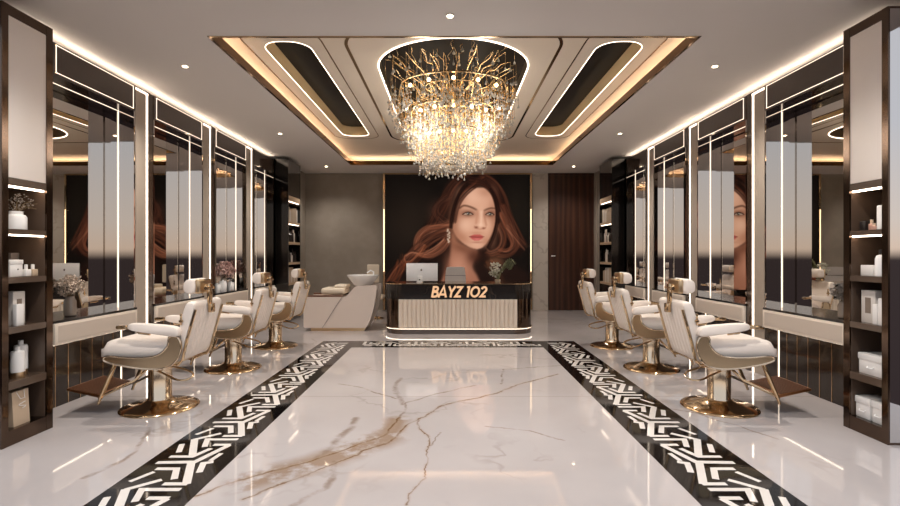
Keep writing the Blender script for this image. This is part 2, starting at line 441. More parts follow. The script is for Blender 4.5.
lip = thing('ceiling_trim', 'polished gold lip, sides darkened as if by reflections, around the rectangular ceiling recess', 'trim', (RC, 8.2, CZ))
w = MB(); t_ = .03
w.box((RX0, RY0, CZ-.004), (RX0+t_, RY1, CZ+.09)); w.box((RX1-t_, RY0, CZ-.004), (RX1, RY1, CZ+.09))
w.box((RX0+t_, RY1-t_, CZ-.004), (RX1-t_, RY1, CZ+.09))
MB().box((RX0+t_, RY0, CZ-.006), (RX1-t_, RY0+t_, CZ+.09)).build('front_lip', 'gold', lip)  # front bar alone in brighter gold, in place of light on it
w.build('gold_lip', 'lip', lip)
w = MB(); k = .27
w.box((RX0-k, RY0, CZ+.03), (RX0-k+.03, RY1, CZ+.036)); w.box((RX1+k, RY0, CZ+.03), (RX1+k-.03, RY1, CZ+.036))
w.box((RX0, RY1+k, CZ+.03), (RX1, RY1+k-.03, CZ+.036)); w.box((RX0, RY0-k, CZ+.03), (RX1, RY0-k+.03, CZ+.036))
w.build('cove_light', 'led_cove', lip)
# gold inlay lines on the raised panel
gi = thing('ceiling_inlay', 'thin gold inlay lines curving across the raised ceiling panel', 'inlay', (RC, 7.5, UZ))
MB().ribbon(rrect(-2.21, -1.37, 5.02, 9.84, .3, 8), .014, UZ-.004, UZ).build('inlay_line', 'gold', gi)
MB().ribbon(rrect(1.45, 2.29, 5.02, 9.84, .3, 8), .014, UZ-.004, UZ).build('inlay_line', 'gold', gi)
MB().ribbon(rrect(-1.13, 1.21, 4.98, 10.1, .5, 10), .035, UZ-.004, UZ).build('inlay_line', 'gold', gi)
# slots
for pts, nm in ((slotL, 'left'), (slotR, 'right')):
    cx = sum(p[0] for p in pts)/len(pts)
    sl = thing('ceiling_slot', 'long rounded ceiling slot with gold side and dark mirror top, %s of the chandelier' % nm, 'ceiling light', (cx, 7.5, UZ), 'ceiling slots')
    w = MB(); n = len(pts)
    w.add([(p[0], p[1], UZ) for p in pts]+[(p[0], p[1], UZ+.18) for p in pts], [(i, (i+1)%n, n+(i+1)%n, n+i) for i in range(n)])
    w.build('side_wall', 'slot_gold', sl)
    MB().prism(pts, 'z', UZ+.18, UZ+.2).build('dark_top', 'slot_top', sl)
    MB().tube([(p[0], p[1], UZ) for p in pts], .0035, 6, True).build('light_strip', 'led', sl)
# oval recess
sl = thing('oval_recess', 'oval ceiling recess with bronze mirror top ringed by light above the chandelier', 'ceiling light', (RC, 7.5, UZ))
n = len(ov); w = MB()
w.add([(p[0], p[1], UZ) for p in ov]+[(p[0], p[1], UZ+.16) for p in ov], [(i, (i+1)%n, n+(i+1)%n, n+i) for i in range(n)])
w.build('side_wall', 'gold_satin', sl)
MB().prism(ov, 'z', UZ+.16, UZ+.18).build('mirror_top', 'oval_top', sl)
MB().tube([(p[0], p[1], UZ-.002) for p in ov], .009, 6, True).build('light_strip', 'led', sl)

# downlights
def downlight(x, y, label):
    dl = thing('downlight', label, 'downlight', (x, y, CZ), 'recessed downlights')
    MB().lathe([(.027, 0), (.042, 0), (.044, -.005), (.027, -.007)], 20, (x, y, CZ)).build('trim_ring', 'white_plastic', dl)
    MB().lathe([(.001, -.004), (.026, -.004), (.026, -.009), (.001, -.010)], 16, (x, y, CZ)).build('lens', 'lens', dl)
    la = bpy.data.lights.new('downlight_beam', 'SPOT'); la.energy = 125 if y < 10 else 55; la.color = (1, .95, .89); la.spot_size = 2.3; la.spot_blend = .8; la.shadow_soft_size = .05
    lo = bpy.data.objects.new('downlight_beam', la); C.objects.link(lo); lo.parent = dl; lo.location = (0, 0, -.03)
for s, nm in ((-1, 'left'), (1, 'right')):
    for y, w in ((5.53, 'nearest the camera'), (8.62, 'second from the camera'), (11.85, 'farthest from the camera')):
        downlight(s*2.93, y, 'round recessed downlight %s, in the %s ceiling strip' % (w, nm))
for s, nm in ((-1, 'left'), (1, 'right')): downlight(s*2.2, 3.0, 'added out-of-view downlight brightening the near floor and chairs, %s of middle' % nm)  # unseen pair added to brighten the nearest floor and chairs
downlight(0, 4.36, 'round recessed downlight at the top middle, in front of the ceiling recess')

# ---------------------------------------------------------------- mirror stations and pilasters along both walls
Y0, PER, WID = 4.67, 1.62, 1.25
where = ['nearest the camera', 'second from the camera', 'third from the camera', 'beside the bookcase']
def bars(w, ax, y0, y1, z0, z1, t, d):
    w.box((ax, y0, z1-t), (ax-d, y1, z1)); w.box((ax, y0, z0), (ax-d, y1, z0+t))
    w.box((ax, y0, z0), (ax-d, y0+t, z1)); w.box((ax, y1-t, z0), (ax-d, y1, z1))
def station(s, k):
    side = 'left' if s < 0 else 'right'
    y0 = Y0+PER*k; y1 = y0+WID if k < 3 else 10.58
    st = thing('styling_station', 'bronze wall styling station with recessed mirror and cream drawer, %s wall, %s' % (side, where[k]), 'mirror station', (s*WX, (y0+y1)/2, 0), 'mirror stations on the %s wall' % side)
    B = lambda *a: MB().box(*a)
    B((s*WX, y0, 3.14), (s*4.1, y1, 3.445)).build('header_panel', 'bronze', st)
    if k < 3:
        w = MB(); bars(w, s*WX, y0+.06, y1-.03, 3.165, 3.43, .0055, s*.005); w.build('header_light', 'led_thin', st)
    MB().prism([(s*4.0145, y0), (s*4.03, y0), (s*4.03, y1), (s*4.0015, y1)], 'z', .82, 3.14).build('mirror', 'mirror', st)
    for a, c in ((y0, y0+.02), (y1-.02, y1)):
        B((s*WX, a, .82), (s*4.008, c, 3.14)).build('side_panel', 'tint_mirror', st)
    w = MB(); x = s*3.913
    w.box((x-.0045, y1-.022, .82), (x+.0045, y1-.02, 3.14)); w.box((x-.004, y0+.02, 3.138), (x+.004, y1-.02, 3.14))
    w.build('light_strip', 'led_thin', st)
    w = MB(); xa, xb = s*3.9178, s*3.9208
    w.box((xa, y1-.037, .82), (xb, y1-.02, 3.14)); w.box((xa, y0+.02, 3.128), (xb, y1-.02, 3.14)); w.build('light_shield', 'tint_mirror', st)  # thin bar added to keep the strip's reflection out of the mirror
    B((s*3.705, y0, .797), (s*4.03, y1, .82)).build('counter_top', 'black_marble', st)
    dw = MB().rbox((s*3.695, y0+.008, .59), (s*3.745, y1-.008, .793), .006, 2).build('drawer', 'cream', st)
    MB().box((s*3.6985, y0+.045, .615), (s*3.6935, y1-.045, .768)).build('drawer_inset', 'cream_inset', dw)
    MB().box((s*3.714, y0+.02, .5865), (s*3.73, y1-.02, .590)).build('under_light', 'led', st)
    w = MB(); w.box((s*3.73, y0, 0), (s*3.78, y1, .797))
    w.cur = 1; n = 7
    for i in range(n):
        y = y0+.05+i*.162
        w.box((s*3.726, y-.004, .003), (s*3.732, y+.004, .59))
    w.build('lower_panel', ['lower', 'gold'], st)
    if k < 3: MB().box((s*3.724, y1-.26, .003), (s*3.731, y1-.245, .59)).build('lower_light', 'led_thin', st)
def pilaster(s, k):
    side = 'left' if s < 0 else 'right'
    y0 = Y0+PER*k+WID+.012; y1 = Y0+PER*(k+1)-.012
    wh = ['nearest the camera', 'second from the camera', 'third from the camera'][k] if k >= 0 else ''
    p = thing('light_pilaster', 'greige wall pilaster with a vertical light strip, %s wall, %s' % (side, wh if k >= 0 else 'hidden behind the display cabinet'), 'pilaster', (s*WX, (y0+y1)/2, 0), 'light pilasters on the %s wall' % side)
    ly = y0+.19
    MB().box((s*WX, y0, 0), (s*4.1, ly+.014, 3.445)).build('panel', 'pilaster', p)
    MB().box((s*WX, ly+.05, 0), (s*4.1, y1, 3.445)).build('edge_panel', 'bronze', p)
    w = MB(); w.box((s*WX, ly+.014, 0), (s*(WX+.02), ly+.05, 3.42)); w.box((s*(WX-.004), y0, 3.405), (s*WX, ly+.05, 3.425)); w.build('light_strip', 'led', p)
    MB().box((s*(WX-.01), y0, .555), (s*4.0, y1, .58)).build('gold_band', 'gold', p)
for s in (-1, 1):
    for k in range(4): station(s, k)
    for k in range(0, 3): pilaster(s, k)
    o = MB().box((s*3.77, 4.3, 3.447), (s*3.80, 10.58, 3.452)).build('cove_light_strip', 'led_wall')
    tag(o, 'hidden warm strip glowing onto the ceiling above the %s wall stations' % ('left' if s < 0 else 'right'), 'light')

# ---------------------------------------------------------------- tall display cabinets
ZS = [(1.97, 2.03), (1.60, 1.64), (1.227, 1.273), (.845, .893), (.42, .48)]
def cabinet(s):
    side = 'left' if s < 0 else 'right'
    x0, x1, y0, y1 = (3.32, 3.73, 3.705, 4.18) if s < 0 else (3.32, 3.73, 3.79, 4.22)
    cb = thing('display_cabinet', 'tall dark bronze display cabinet with pale upper panel at the %s edge of the photo' % side, 'cabinet', (s*3.5, 3.93, 0), 'display cabinets')
    w = MB()
    w.box((s*x0, y0, 0), (s*x1, y0+.055, 3.33)); w.box((s*x0, y1-.065, 0), (s*x1, y1, 3.33))
    w.box((s*(x0+.001), y0+.055, 3.25), (s*x1, y1-.065, 3.329)); w.box((s*(x0+.001), y0+.055, 0), (s*x1, y1-.065, .115))
    w.build('carcass', 'bronze_metal', cb)
    MB().box((s*(x0+.012), y0-.004, .02), (s*x1, y0, 3.31)).build('end_panel', 'tint_mirror', cb)['label'] = 'mirrored end panel'
    MB().box((s*3.68, y0+.055, .115), (s*3.72, y1-.065, 3.25)).build('back_panel', 'cab_in', cb)
    for a in (y0+.055, y1-.068): MB().box((s*(x0+.012), a, .115), (s*3.68, a+.003, 1.97)).build('side_lining', 'cab_in', cb)
    MB().rbox((s*(x0+.004), y0+.055, 2.03), (s*(x0+.04), y1-.065, 3.25), .004, 2).build('upper_panel', 'pale_panel', cb)
    for a, c in ZS: MB().box((s*(x0+.002), y0+.055, a), (s*3.68, y1-.065, c)).build('shelf', 'cab_in', cb)
    for a, c in ZS[:2]: MB().box((s*(x0+.02), y0+.058, a-.01), (s*(x0+.045), y1-.068, a)).build('light_strip', 'led_cab', cb)
for s in (-1, 1): cabinet(s)

def bottle(w, x, y, z, r, h, neck=.35, nh=.18, c2=None, n=18):
    w.lathe([(r*.9, 0), (r, h*.03), (r, h*(1-nh)*.92), (r*.85, h*(1-nh)), (r*neck, h*(1-nh)+.003)], n, (x, y, z))
def flowers(w, c, R, n, size, sq=1., seed=1):
    q = random.Random(seed)
    for i in range(n):
        while True:
            p = Vector((q.uniform(-1,1), q.uniform(-1,1), q.uniform(-1,1)))
            if p.length < 1: break
        p = Vector((p.x*R, p.y*R, p.z*R*sq))+Vector(c)
        for j in range(3):
            a = Vector((q.gauss(0,1), q.gauss(0,1), q.gauss(0,1))).normalized(); t = a.orthogonal().normalized(); u = a.cross(t)
            sz = size*q.uniform(.6, 1.2)
            w.add([p, p+t*sz+a*sz*.3, p+a*sz*1.1, p+u*sz+a*sz*.3, p-a*sz*.2+t*sz*.5+u*sz*.5], [(0,1,2,3), (0,1,4,3)])
def stems(w, base, c, R, n, r=.0025, seed=2):
    q = random.Random(seed)
    for i in range(n):
        e_ = Vector(c)+Vector((q.uniform(-R,R), q.uniform(-R,R), q.uniform(-R*.5,R*.6))); b_ = Vector(base)
        m_ = (b_+e_)/2+Vector((0,0,.03)); w.tube([b_, m_, e_], r, 5)

# --- left cabinet contents
v = thing('flower_vase', 'white ceramic jar vase with white sprigs on the left cabinet top shelf', 'vase', (-3.44, 3.965, 1.64))
MB().lathe([(.062, 0), (.07, .006), (.07, .10), (.058, .12), (.046, .124), (.046, .148), (.038, .148), (.038, .13)], 24, (-3.44, 3.965, 1.64)).build('vase', 'white_ceramic', v)
w = MB(); stems(w, (-3.44, 3.965, 1.77), (-3.43, 3.99, 1.85), .08, 14, .0015); w.build('stems', 'stem', v)
w = MB(); flowers(w, (-3.43, 3.99, 1.86), .095, 90, .008, .8, 3); w.build('blossoms', 'petal_grey', v)
bx = thing('gift_box', 'white lidded box with a small round mark on the left cabinet second shelf', 'box', (-3.43, 3.89, 1.273))
MB().rbox((-3.48, 3.83, 1.273), (-3.37, 3.945, 1.37), .004, 2).build('body', 'white_plastic', bx)
MB().rbox((-3.483, 3.828, 1.37), (-3.367, 3.948, 1.405), .004, 2).build('lid', 'white_plastic', bx)
MB().tube([(-3.372, 3.90, 1.33), (-3.368, 3.90, 1.33)], .006, 12).build('mark', 'dark_plastic', bx)
for y, c, lb in ((3.985, 'white_plastic', 'small white perfume bottle beside the white lidded box, left cabinet'), (4.05, 'kraft', 'small amber perfume bottle with white cap, left cabinet second shelf')):
    p = thing('perfume_bottle', lb, 'bottle', (-3.38, y, 1.273))
    MB().rbox((-3.405, y-.026, 1.273), (-3.355, y+.026, 1.328), .006, 2).build('body', c, p)
    MB().lathe([(.012, .055), (.012, .092), (.004, .094)], 12, (-3.38, y, 1.273)).build('cap', 'white_plastic', p)
o = MB().rbox((-3.60, 4.02, 1.273), (-3.53, 4.10, 1.46), .004, 2).build('carton', 'grey_card'); tag(o, 'tall grey block standing in for a reflection at the back of the left cabinet second shelf', 'carton')  # block added in place of a reflection in the glossy cabinet
def window_box(x0, x1, y0, y1, z0, z1, s, lb, nm='product_box'):
    bx = thing(nm, lb, 'box', ((x0+x1)/2, (y0+y1)/2, z0))
    MB().rbox((x0, y0, z0), (x1, y1, z1), .004, 2).build('carton', 'book_c', bx)
    xf = x0 if s > 0 else x1; yc = (y0+y1)/2; hw = (y1-y0)*.2
    MB().box((xf-.002, yc-hw, z0+(z1-z0)*.3), (xf+.002, yc+hw, z0+(z1-z0)*.78)).build('window', 'smoke_glass', bx)
window_box(-3.50, -3.39, 3.88, 3.99, .893, 1.155, -1, 'beige carton with a window cut-out on the left cabinet third shelf')
o = MB().rbox((-3.38, 3.86, .893), (-3.345, 3.925, 1.06), .004, 2).build('box', 'white_plastic'); tag(o, 'slim white box leaning before the windowed carton, left cabinet', 'box')
for x, y, h_, lb in ((-3.40, 3.93, .245, 'front white cylinder bottle with gold base on the left cabinet fourth shelf'), (-3.46, 4.03, .275, 'rear taller white bottle with gold base on the left cabinet fourth shelf')):
    p = thing('lotion_bottle', lb, 'bottle', (x, y, .48), 'white lotion bottles')
    MB().lathe([(.044, 0), (.046, .003), (.046, .045)], 20, (x, y, .48)).build('gold_base', 'gold_satin', p)
    MB().lathe([(.046, .045), (.046, h_-.05), (.042, h_-.038), (.018, h_-.034)], 20, (x, y, .48)).build('body', 'white_plastic', p)
    MB().lathe([(.018, h_-.034), (.018, h_), (.005, h_)], 14, (x, y, .48)).build('cap', 'white_plastic', p)
bg = thing('gift_bag', 'beige paper gift bag with scribbled lettering on the left cabinet bottom shelf', 'bag', (-3.42, 3.93, .115))
MB().prism([(-3.50, .115), (-3.36, .115), (-3.375, .38), (-3.48, .38)], 'y', 3.85, 4.0).build('bag', 'kraft', bg)
MB().tube([(-3.362, 3.93+.035*math.sin(i*.9), .24+.006*i) for i in range(9)], .003, 5).build('lettering', 'white_plastic', bg)
MB().tube([(-3.375, 3.89, .375), (-3.355, 3.905, .32), (-3.355, 3.945, .32), (-3.375, 3.96, .375)], .003, 5).build('handle', 'white_plastic', bg)
# --- right cabinet contents
o = MB().rbox((3.38, 4.07, 1.64), (3.45, 4.13, 1.72), .006, 2).build('jar', 'dark_plastic'); tag(o, 'small black jar on the right cabinet top shelf', 'jar')
for x, y, h_, lb in ((3.40, 4.03, .088, 'taller blush bottle on the right cabinet top shelf'), (3.37, 3.97, .055, 'shorter blush bottle on the right cabinet top shelf')):
    p = thing('serum_bottle', lb, 'bottle', (x, y, 1.64))
    MB().lathe([(.02, 0), (.022, .004), (.022, h_*.55), (.012, h_*.65)], 16, (x, y, 1.64)).build('body', 'pink_glass', p)
    MB().lathe([(.012, h_*.65), (.012, h_), (.003, h_)], 12, (x, y, 1.64)).build('cap', 'kraft', p)
o = MB().lathe([(.04, 0), (.044, .004), (.044, .185), (.04, .19)], 22, (3.39, 3.905, 1.64)).build('canister', 'white_plastic'); tag(o, 'tall plain white canister on the right cabinet top shelf', 'canister')
o = MB().rbox((3.37, 3.985, 1.273), (3.47, 4.105, 1.36), .004, 2).build('box', 'white_plastic'); tag(o, 'low white box beside a capped bottle on the right cabinet second shelf', 'box')
p = thing('shampoo_bottle', 'pale bottle with dark cap on the right cabinet second shelf', 'bottle', (3.39, 3.93, 1.273))
MB().lathe([(.036, 0), (.04, .004), (.04, .14), (.03, .165), (.014, .172)], 20, (3.39, 3.93, 1.273)).build('body', 'white_ceramic', p)
MB().lathe([(.014, .172), (.016, .174), (.016, .21), (.004, .212)], 14, (3.39, 3.93, 1.273)).build('cap', 'dark_plastic', p)
window_box(3.38, 3.49, 3.975, 4.11, .893, 1.155, 1, 'beige carton with a window cut-out on the right cabinet third shelf')
for y, h_, lb in ((3.945, .16, 'white narrow box next to the windowed carton, right cabinet'), (3.895, .21, 'white box nearest the camera on the right cabinet third shelf')):
    o = MB().rbox((3.35, y-.022, .893), (3.41, y+.022, .893+h_), .004, 2).build('box', 'white_plastic'); tag(o, lb, 'box')
def storage_box(x0, x1, y0, y1, z0, h_, lb):
    bx = thing('storage_box', lb, 'box', ((x0+x1)/2, (y0+y1)/2, z0), 'white storage boxes')
    MB().rbox((x0, y0, z0), (x1, y1, z0+h_*.68), .005, 2).build('body', 'white_plastic', bx)
    MB().rbox((x0-.006, y0-.005, z0+h_*.68), (x1+.006, y1+.005, z0+h_), .006, 2).build('lid', 'white_plastic', bx)
    yc = (y0+y1)/2
    MB().tube([(x0, yc-.03, z0+h_*.4), (x0-.012, yc-.025, z0+h_*.34), (x0-.012, yc+.025, z0+h_*.34), (x0, yc+.03, z0+h_*.4)], .004, 6).build('handle', 'silver', bx)
storage_box(3.36, 3.54, 3.875, 4.11, .48, .165, 'white textured lidded box on the right cabinet fourth shelf')
storage_box(3.36, 3.54, 3.86, 3.98, .115, .17, 'white handled box nearer the camera on the right cabinet bottom shelf')
storage_box(3.36, 3.54, 4.0, 4.14, .115, .17, 'white handled box farther from the camera on the right cabinet bottom shelf')

# ---------------------------------------------------------------- bookcases at the far ends
BS = [2.64, 2.15, 1.71, 1.27, .83]
def bookcase(s):
    side = 'left' if s < 0 else 'right'
    x0, y0, y1 = 3.43, 10.6, 11.47
    bc = thing('bookcase', 'tall black bookcase with pale wood shelves at the back of the %s wall' % side, 'bookcase', (s*3.58, 11.03, 0), 'bookcases')
    w = MB(); w.box((s*x0, y0, 0), (s*3.73, y0+.03, 3.47)); w.box((s*x0, y1-.03, 0), (s*3.73, y1, 3.47)); w.box((s*3.70, y0, 0), (s*3.73, y1, 3.47))
    w.build('carcass', 'black_gloss', bc)
    MB().box((s*(x0+.003), y0+.03, BS[0]+.06), (s*3.70, y1-.03, 3.47)).build('upper_door', 'black_gloss', bc)
    MB().box((s*(x0+.003), y0+.03, .01), (s*3.70, y1-.03, BS[-1]-.05)).build('lower_door', 'black_gloss', bc)
    for z in BS: MB().box((s*x0, y0+.03, z-.05), (s*3.70, y1-.03, z)).build('shelf', 'wood_edge', bc)
    MB().box((s*x0, y0+.03, BS[0]), (s*3.70, y1-.03, BS[0]+.06)).build('rail', 'wood_edge', bc)
    for z in BS[:2]: MB().box((s*(x0+.03), y0+.05, z-.062), (s*(x0+.05), y1-.05, z-.05)).build('light_strip', 'led', bc)
    names = ['top', 'second', 'third', 'lowest']
    for i, z in enumerate(BS[1:]):
        y = y0+.07; j = 0
        while y < y1-.16:
            kind = 'book' if i in (0, 3) else 'bottle'
            wd = rnd.uniform(.05, .085); ht = rnd.uniform(.24, .33) if kind == 'book' else rnd.uniform(.2, .3)
            c = rnd.choice(['book_a', 'book_a', 'book_c']) if kind == 'book' else rnd.choice(['book_b', 'book_b', 'book_c'])
            cn = {'book_a': 'beige', 'book_b': 'dark', 'book_c': 'white'}[c]
            q = MB(); xa, xb = sorted((s*(x0+.03), s*(x0+.2)))
            if kind == 'book': q.rbox((xa, y, z), (xb, y+wd, z+ht), .004, 1)
            else: q.lathe([(wd*.45, 0), (wd*.5, .005), (wd*.5, ht*.7), (wd*.2, ht*.78), (wd*.2, ht), (wd*.05, ht)], 14, (s*(x0+.09), y+wd*.5, z))
            o = q.build(kind, c)
            tag(o, '%s %s, number %d from the near end, %s shelf of the %s bookcase' % (cn, kind, j+1, names[i], side), kind, 'items on the %s bookcase' % side)
            y += wd+(.008 if kind == 'book' else .025); j += 1
for s in (-1, 1): bookcase(s)

# ---------------------------------------------------------------- counter dressing
def bouquet(x, y, z, label, vm, pm, R, h_, n=110, sz=.016, vr=.045, name='flower_vase', lean=(0,0)):
    v = thing(name, label, 'vase', (x, y, z))
    MB().lathe([(vr*.8, 0), (vr, .01), (vr, h_*.75), (vr*.7, h_*.92), (vr*.72, h_), (vr*.55, h_), (vr*.5, h_*.6)], 22, (x, y, z)).build('vase', vm, v)
    c = (x+lean[0], y+lean[1], z+h_+R*.85)
    w = MB(); stems(w, (x, y, z+h_*.7), c, R*.7, 16, .002); w.build('stems', 'stem', v)
    w = MB(); flowers(w, c, R, n, sz, .85, int(abs(x*10+y*7))); w.build('blossoms', pm, v)
bouquet(-3.86, 5.08, .82, 'smoked glass vase of dried cream flowers on the nearest left counter', 'smoke_glass', 'petal_cream', .13, .2, 260, .016, .055)
bouquet(3.86, 4.90, .82, 'dark vase of silver grey dried flowers on the nearest right counter', 'smoke_glass', 'petal_grey', .11, .17, 240, .014, .05)
bouquet(-3.82, 8.42, .82, 'clear vase of blush pink flowers on the third left counter', 'smoke_glass', 'petal_pink', .17, .22, 200, .024, .05, lean=(0, .05))
for x, y, r, h_, lb in ((-3.80, 8.16, .055, .16, 'left white lidded jar on the third left counter'), (-3.77, 8.30, .06, .20, 'middle taller white lidded jar on the third left counter'), (-3.78, 8.62, .06, .16, 'white jar right of the blush flower vase on the third left counter')):
    p = thing('jar', lb, 'jar', (x, y, .82), 'white counter jars')
    MB().lathe([(r*.95, 0), (r, .004), (r, h_*.75), (r*.9, h_*.8)], 18, (x, y, .82)).build('body', 'white_ceramic', p)
    MB().lathe([(r*.92, h_*.8), (r*.92, h_*.9), (r*.2, h_*.93), (r*.2, h_), (r*.02, h_)], 18, (x, y, .82)).build('lid', 'white_ceramic', p)

# ---------------------------------------------------------------- barber chairs
def arc(cx, cz, r, a0, a1, n):
    return [(cx+r*math.cos(math.radians(a0+(a1-a0)*i/n)), cz+r*math.sin(math.radians(a0+(a1-a0)*i/n))) for i in range(n+1)]
def smooth_poly(pts, it=2, closed=True):
    for _ in range(it):
        q = []; n = len(pts)
        for i in range(n if closed else n-1):
            a = pts[i]; b_ = pts[(i+1)%n]
            q.append(tuple(a[k]*.75+b_[k]*.25 for k in range(len(a)))); q.append(tuple(a[k]*.25+b_[k]*.75 for k in range(len(a))))
        if not closed: q = [pts[0]]+q+[pts[-1]]
        pts = q
    return pts
def make_chair(s):
    ch = thing('barber_chair', 'x', 'barber chair', (0, 0, 0), 'barber chairs on the %s side' % ('left' if s < 0 else 'right'))
    def fin(w, name, m, parent=ch, ang=40):
        w.v = [(p[0]*s, p[1], p[2]) for p in w.v]; return w.build(name, m, parent, ang)
    fin(MB().lathe([(.335, 0), (.338, .008), (.332, .018), (.30, .03), (.22, .045), (.15, .058), (.12, .075), (.105, .09)], 48), 'base', 'gold')
    fin(MB().lathe([(.112, .07), (.108, .09), (.10, .1), (.10, .36), (.108, .365), (.108, .38), (.07, .385), (.07, .45)], 32), 'column', 'rose_gold')
    # lever loop
    P = smooth_poly([(.02, -.06, .37), (-.14, -.16, .35), (-.33, -.27, .31), (-.44, -.24, .34), (-.40, -.18, .38), (-.22, -.1, .40), (.0, .0, .41)], 2, False)
    fin(MB().tube(P, .009, 8), 'pump_lever', 'gold')
    # undercarriage
    fin(MB().rbox((-.22, -.2, .43), (.26, .2, .475), .012, 2), 'seat_plate', 'gold_satin')
    # seat
    b_ = bmesh.new(); bmesh.ops.create_grid(b_, x_segments=18, y_segments=14, size=.5)
    top = [v.co.copy() for v in b_.verts]; b_.free()
    w = MB(); nx, ny = 19, 15; V = []
    for layer in (1, 0):
        for j in range(ny):
            for i in range(nx):
                a = i/(nx-1)*2-1; c = j/(ny-1)*2-1
                px = .065+.31*math.copysign(abs(a)**.9, a); py = .262*math.copysign(abs(c)**.9, c)
                edge = (1-abs(a)**6)*(1-abs(c)**6)
                z = .605+.075*edge**.35+.012*max(0, -a) if layer else .52-.02*edge**.35
                if layer == 1 and edge < 1e-6: z = .6
                if layer == 0 and edge < 1e-6: z = .53
                V.append((px, py, z))
    F = []
    for L in (0, nx*ny):
        for j in range(ny-1):
            for i in range(nx-1): F.append((L+j*nx+i, L+j*nx+i+1, L+(j+1)*nx+i+1, L+(j+1)*nx+i))
    rim = [i for i in range(nx)]+[j*nx+nx-1 for j in range(1, ny)]+[(ny-1)*nx+i for i in range(nx-2, -1, -1)]+[j*nx for j in range(ny-2, 0, -1)]
    for i in range(len(rim)): a, c = rim[i], rim[(i+1)%len(rim)]; F.append((a, c, c+nx*ny, a+nx*ny))
    w.add(V, F); seat = fin(w, 'seat', 'leather', ch, 75)
    # side frames
    outer = [(-.347,.717), (-.242,.725), (-.25,.637), (-.171,.555), (-.066,.53), (.12,.528), (.303,.548), (.335,.52), (.32,.495), (.197,.462), (-.066,.42), (-.276,.445), (-.36,.567)]
    outer = smooth_poly(outer, 2)
    for y in (-.30, .27):
        sf = fin(MB().prism(outer, 'y', y, y+.03), 'side_frame', 'gold_satin', ch, 30)
        yy = y if y < 0 else y+.03
        fin(MB().tube([(p[0], yy, p[1]) for p in outer], .008, 6, True), 'edge_trim', 'rose_gold', sf)
    fin(MB().tube([(.33, -.27, .51), (.33, .27, .51)], .02, 10), 'front_bar', 'gold')
    # backrest : tilted slab, quilted outer face
    def bk(u, z): return u-.143*(z-.49)/.51   # lean
    bp = smooth_poly([(-.256,.50), (-.30,.475), (-.335,.50), (-.40,.75), (-.468,.98), (-.455,1.02), (-.40,1.025), (-.375,.99), (-.33,.80), (-.27,.62)], 2)
    w = MB(); n = len(bp); ys = [-.27, -.265, -.25, -.22, .22, .25, .265, .27]; cx = sum(p[0] for p in bp)/n; cz = sum(p[1] for p in bp)/n
    for y in ys:
        k = {.27: .93, .265: .965, .25: .99, .22: 1.}[abs(y)]
        w.v += [(cx+(p[0]-cx)*(k if k < 1 else 1), y, cz+(p[1]-cz)*k) for p in bp]
    for r_ in range(len(ys)-1):
        for i in range(n): w.f.append((r_*n+i, r_*n+(i+1)%n, (r_+1)*n+(i+1)%n, (r_+1)*n+i)); w.mi.append(0)
    w.f += [tuple(range(n)), tuple(range((len(ys)-1)*n, len(ys)*n))]; w.mi += [0, 0]
    bkr = fin(w, 'backrest', 'leather', ch, 60)
    w = MB(); nu, nv = 57, 9; q = []
    for j in range(nv):
        t = j/(nv-1); z = .53+t*.43; u = -.335-(.468-.335)*((z-.50)/.48)
        for i in range(nu):
            a = i/(nu-1); q.append((u-.004-.011*abs(math.sin(a*7*PI))**.6*min(1, 6*t, 6*(1-t)), -.235+.47*a, z))
    w.add(q, [(j*nu+i, j*nu+i+1, (j+1)*nu+i+1, (j+1)*nu+i) for j in range(nv-1) for i in range(nu-1)])
    fin(w, 'quilted_panel', 'leather', bkr, 75)
    for y in (-.262, .262):
        fin(MB().tube([(-.47, y, .95), (-.40, y, .70), (-.352, y, .50), (-.31, y, .455), (-.24, y, .46)], .012, 8), 'back_rail', 'gold')
    # emblem on the near side of the back
    for y in (-.275, .275):
        e_ = MB(); cx, cz = -.345, .86
        e_.rbox((cx-.008, y-.006, cz-.045), (cx+.008, y+.006, cz+.05), .004, 2)
        e_.lathe([(.002, -.018), (.02, -.008), (.02, .008), (.002, .018)], 10, (cx, y, cz-.01)); e_.lathe([(.002, -.01), (.012, -.004), (.012, .006), (.002, .012)], 10, (cx, y, cz+.045))
        fin(e_, 'emblem', 'gold', bkr)
    # headrest
    hp = smooth_poly([(-.39,1.075), (-.30,1.085), (-.285,1.14), (-.30,1.21), (-.38,1.225), (-.40,1.15)], 2)
    w = MB(); n = len(hp); cx, cz = -.34, 1.15; ys = [-.14, -.135, -.115, .115, .135, .14]; ks = [.8, .93, 1, 1, .93, .8]
    for y, k in zip(ys, ks): w.v += [(cx+(p[0]-cx)*k, y, cz+(p[1]-cz)*k) for p in hp]
    for r_ in range(5):
        for i in range(n): w.f.append((r_*n+i, r_*n+(i+1)%n, (r_+1)*n+(i+1)%n, (r_+1)*n+i)); w.mi.append(0)
    w.f += [tuple(range(n)), tuple(range(5*n, 6*n))]; w.mi += [0, 0]
    hd = fin(w, 'headrest', 'leather', ch, 60)
    fin(MB().rbox((-.435, -.12, 1.08), (-.385, .12, 1.215), .02, 3), 'headrest_shell', 'gold_satin', hd)
    w = MB(); w.rbox((-.485, -.03, .98), (-.455, .03, 1.17), .008, 2); w.tube([(-.47, 0, 1.12), (-.42, 0, 1.14)], .03, 12); w.rbox((-.51, -.032, .90), (-.465, .032, .985), .008, 2)
    w.tube([(-.47, -.08, 1.13), (-.47, .08, 1.13)], .016, 10)
    fin(w, 'headrest_bracket', 'gold')
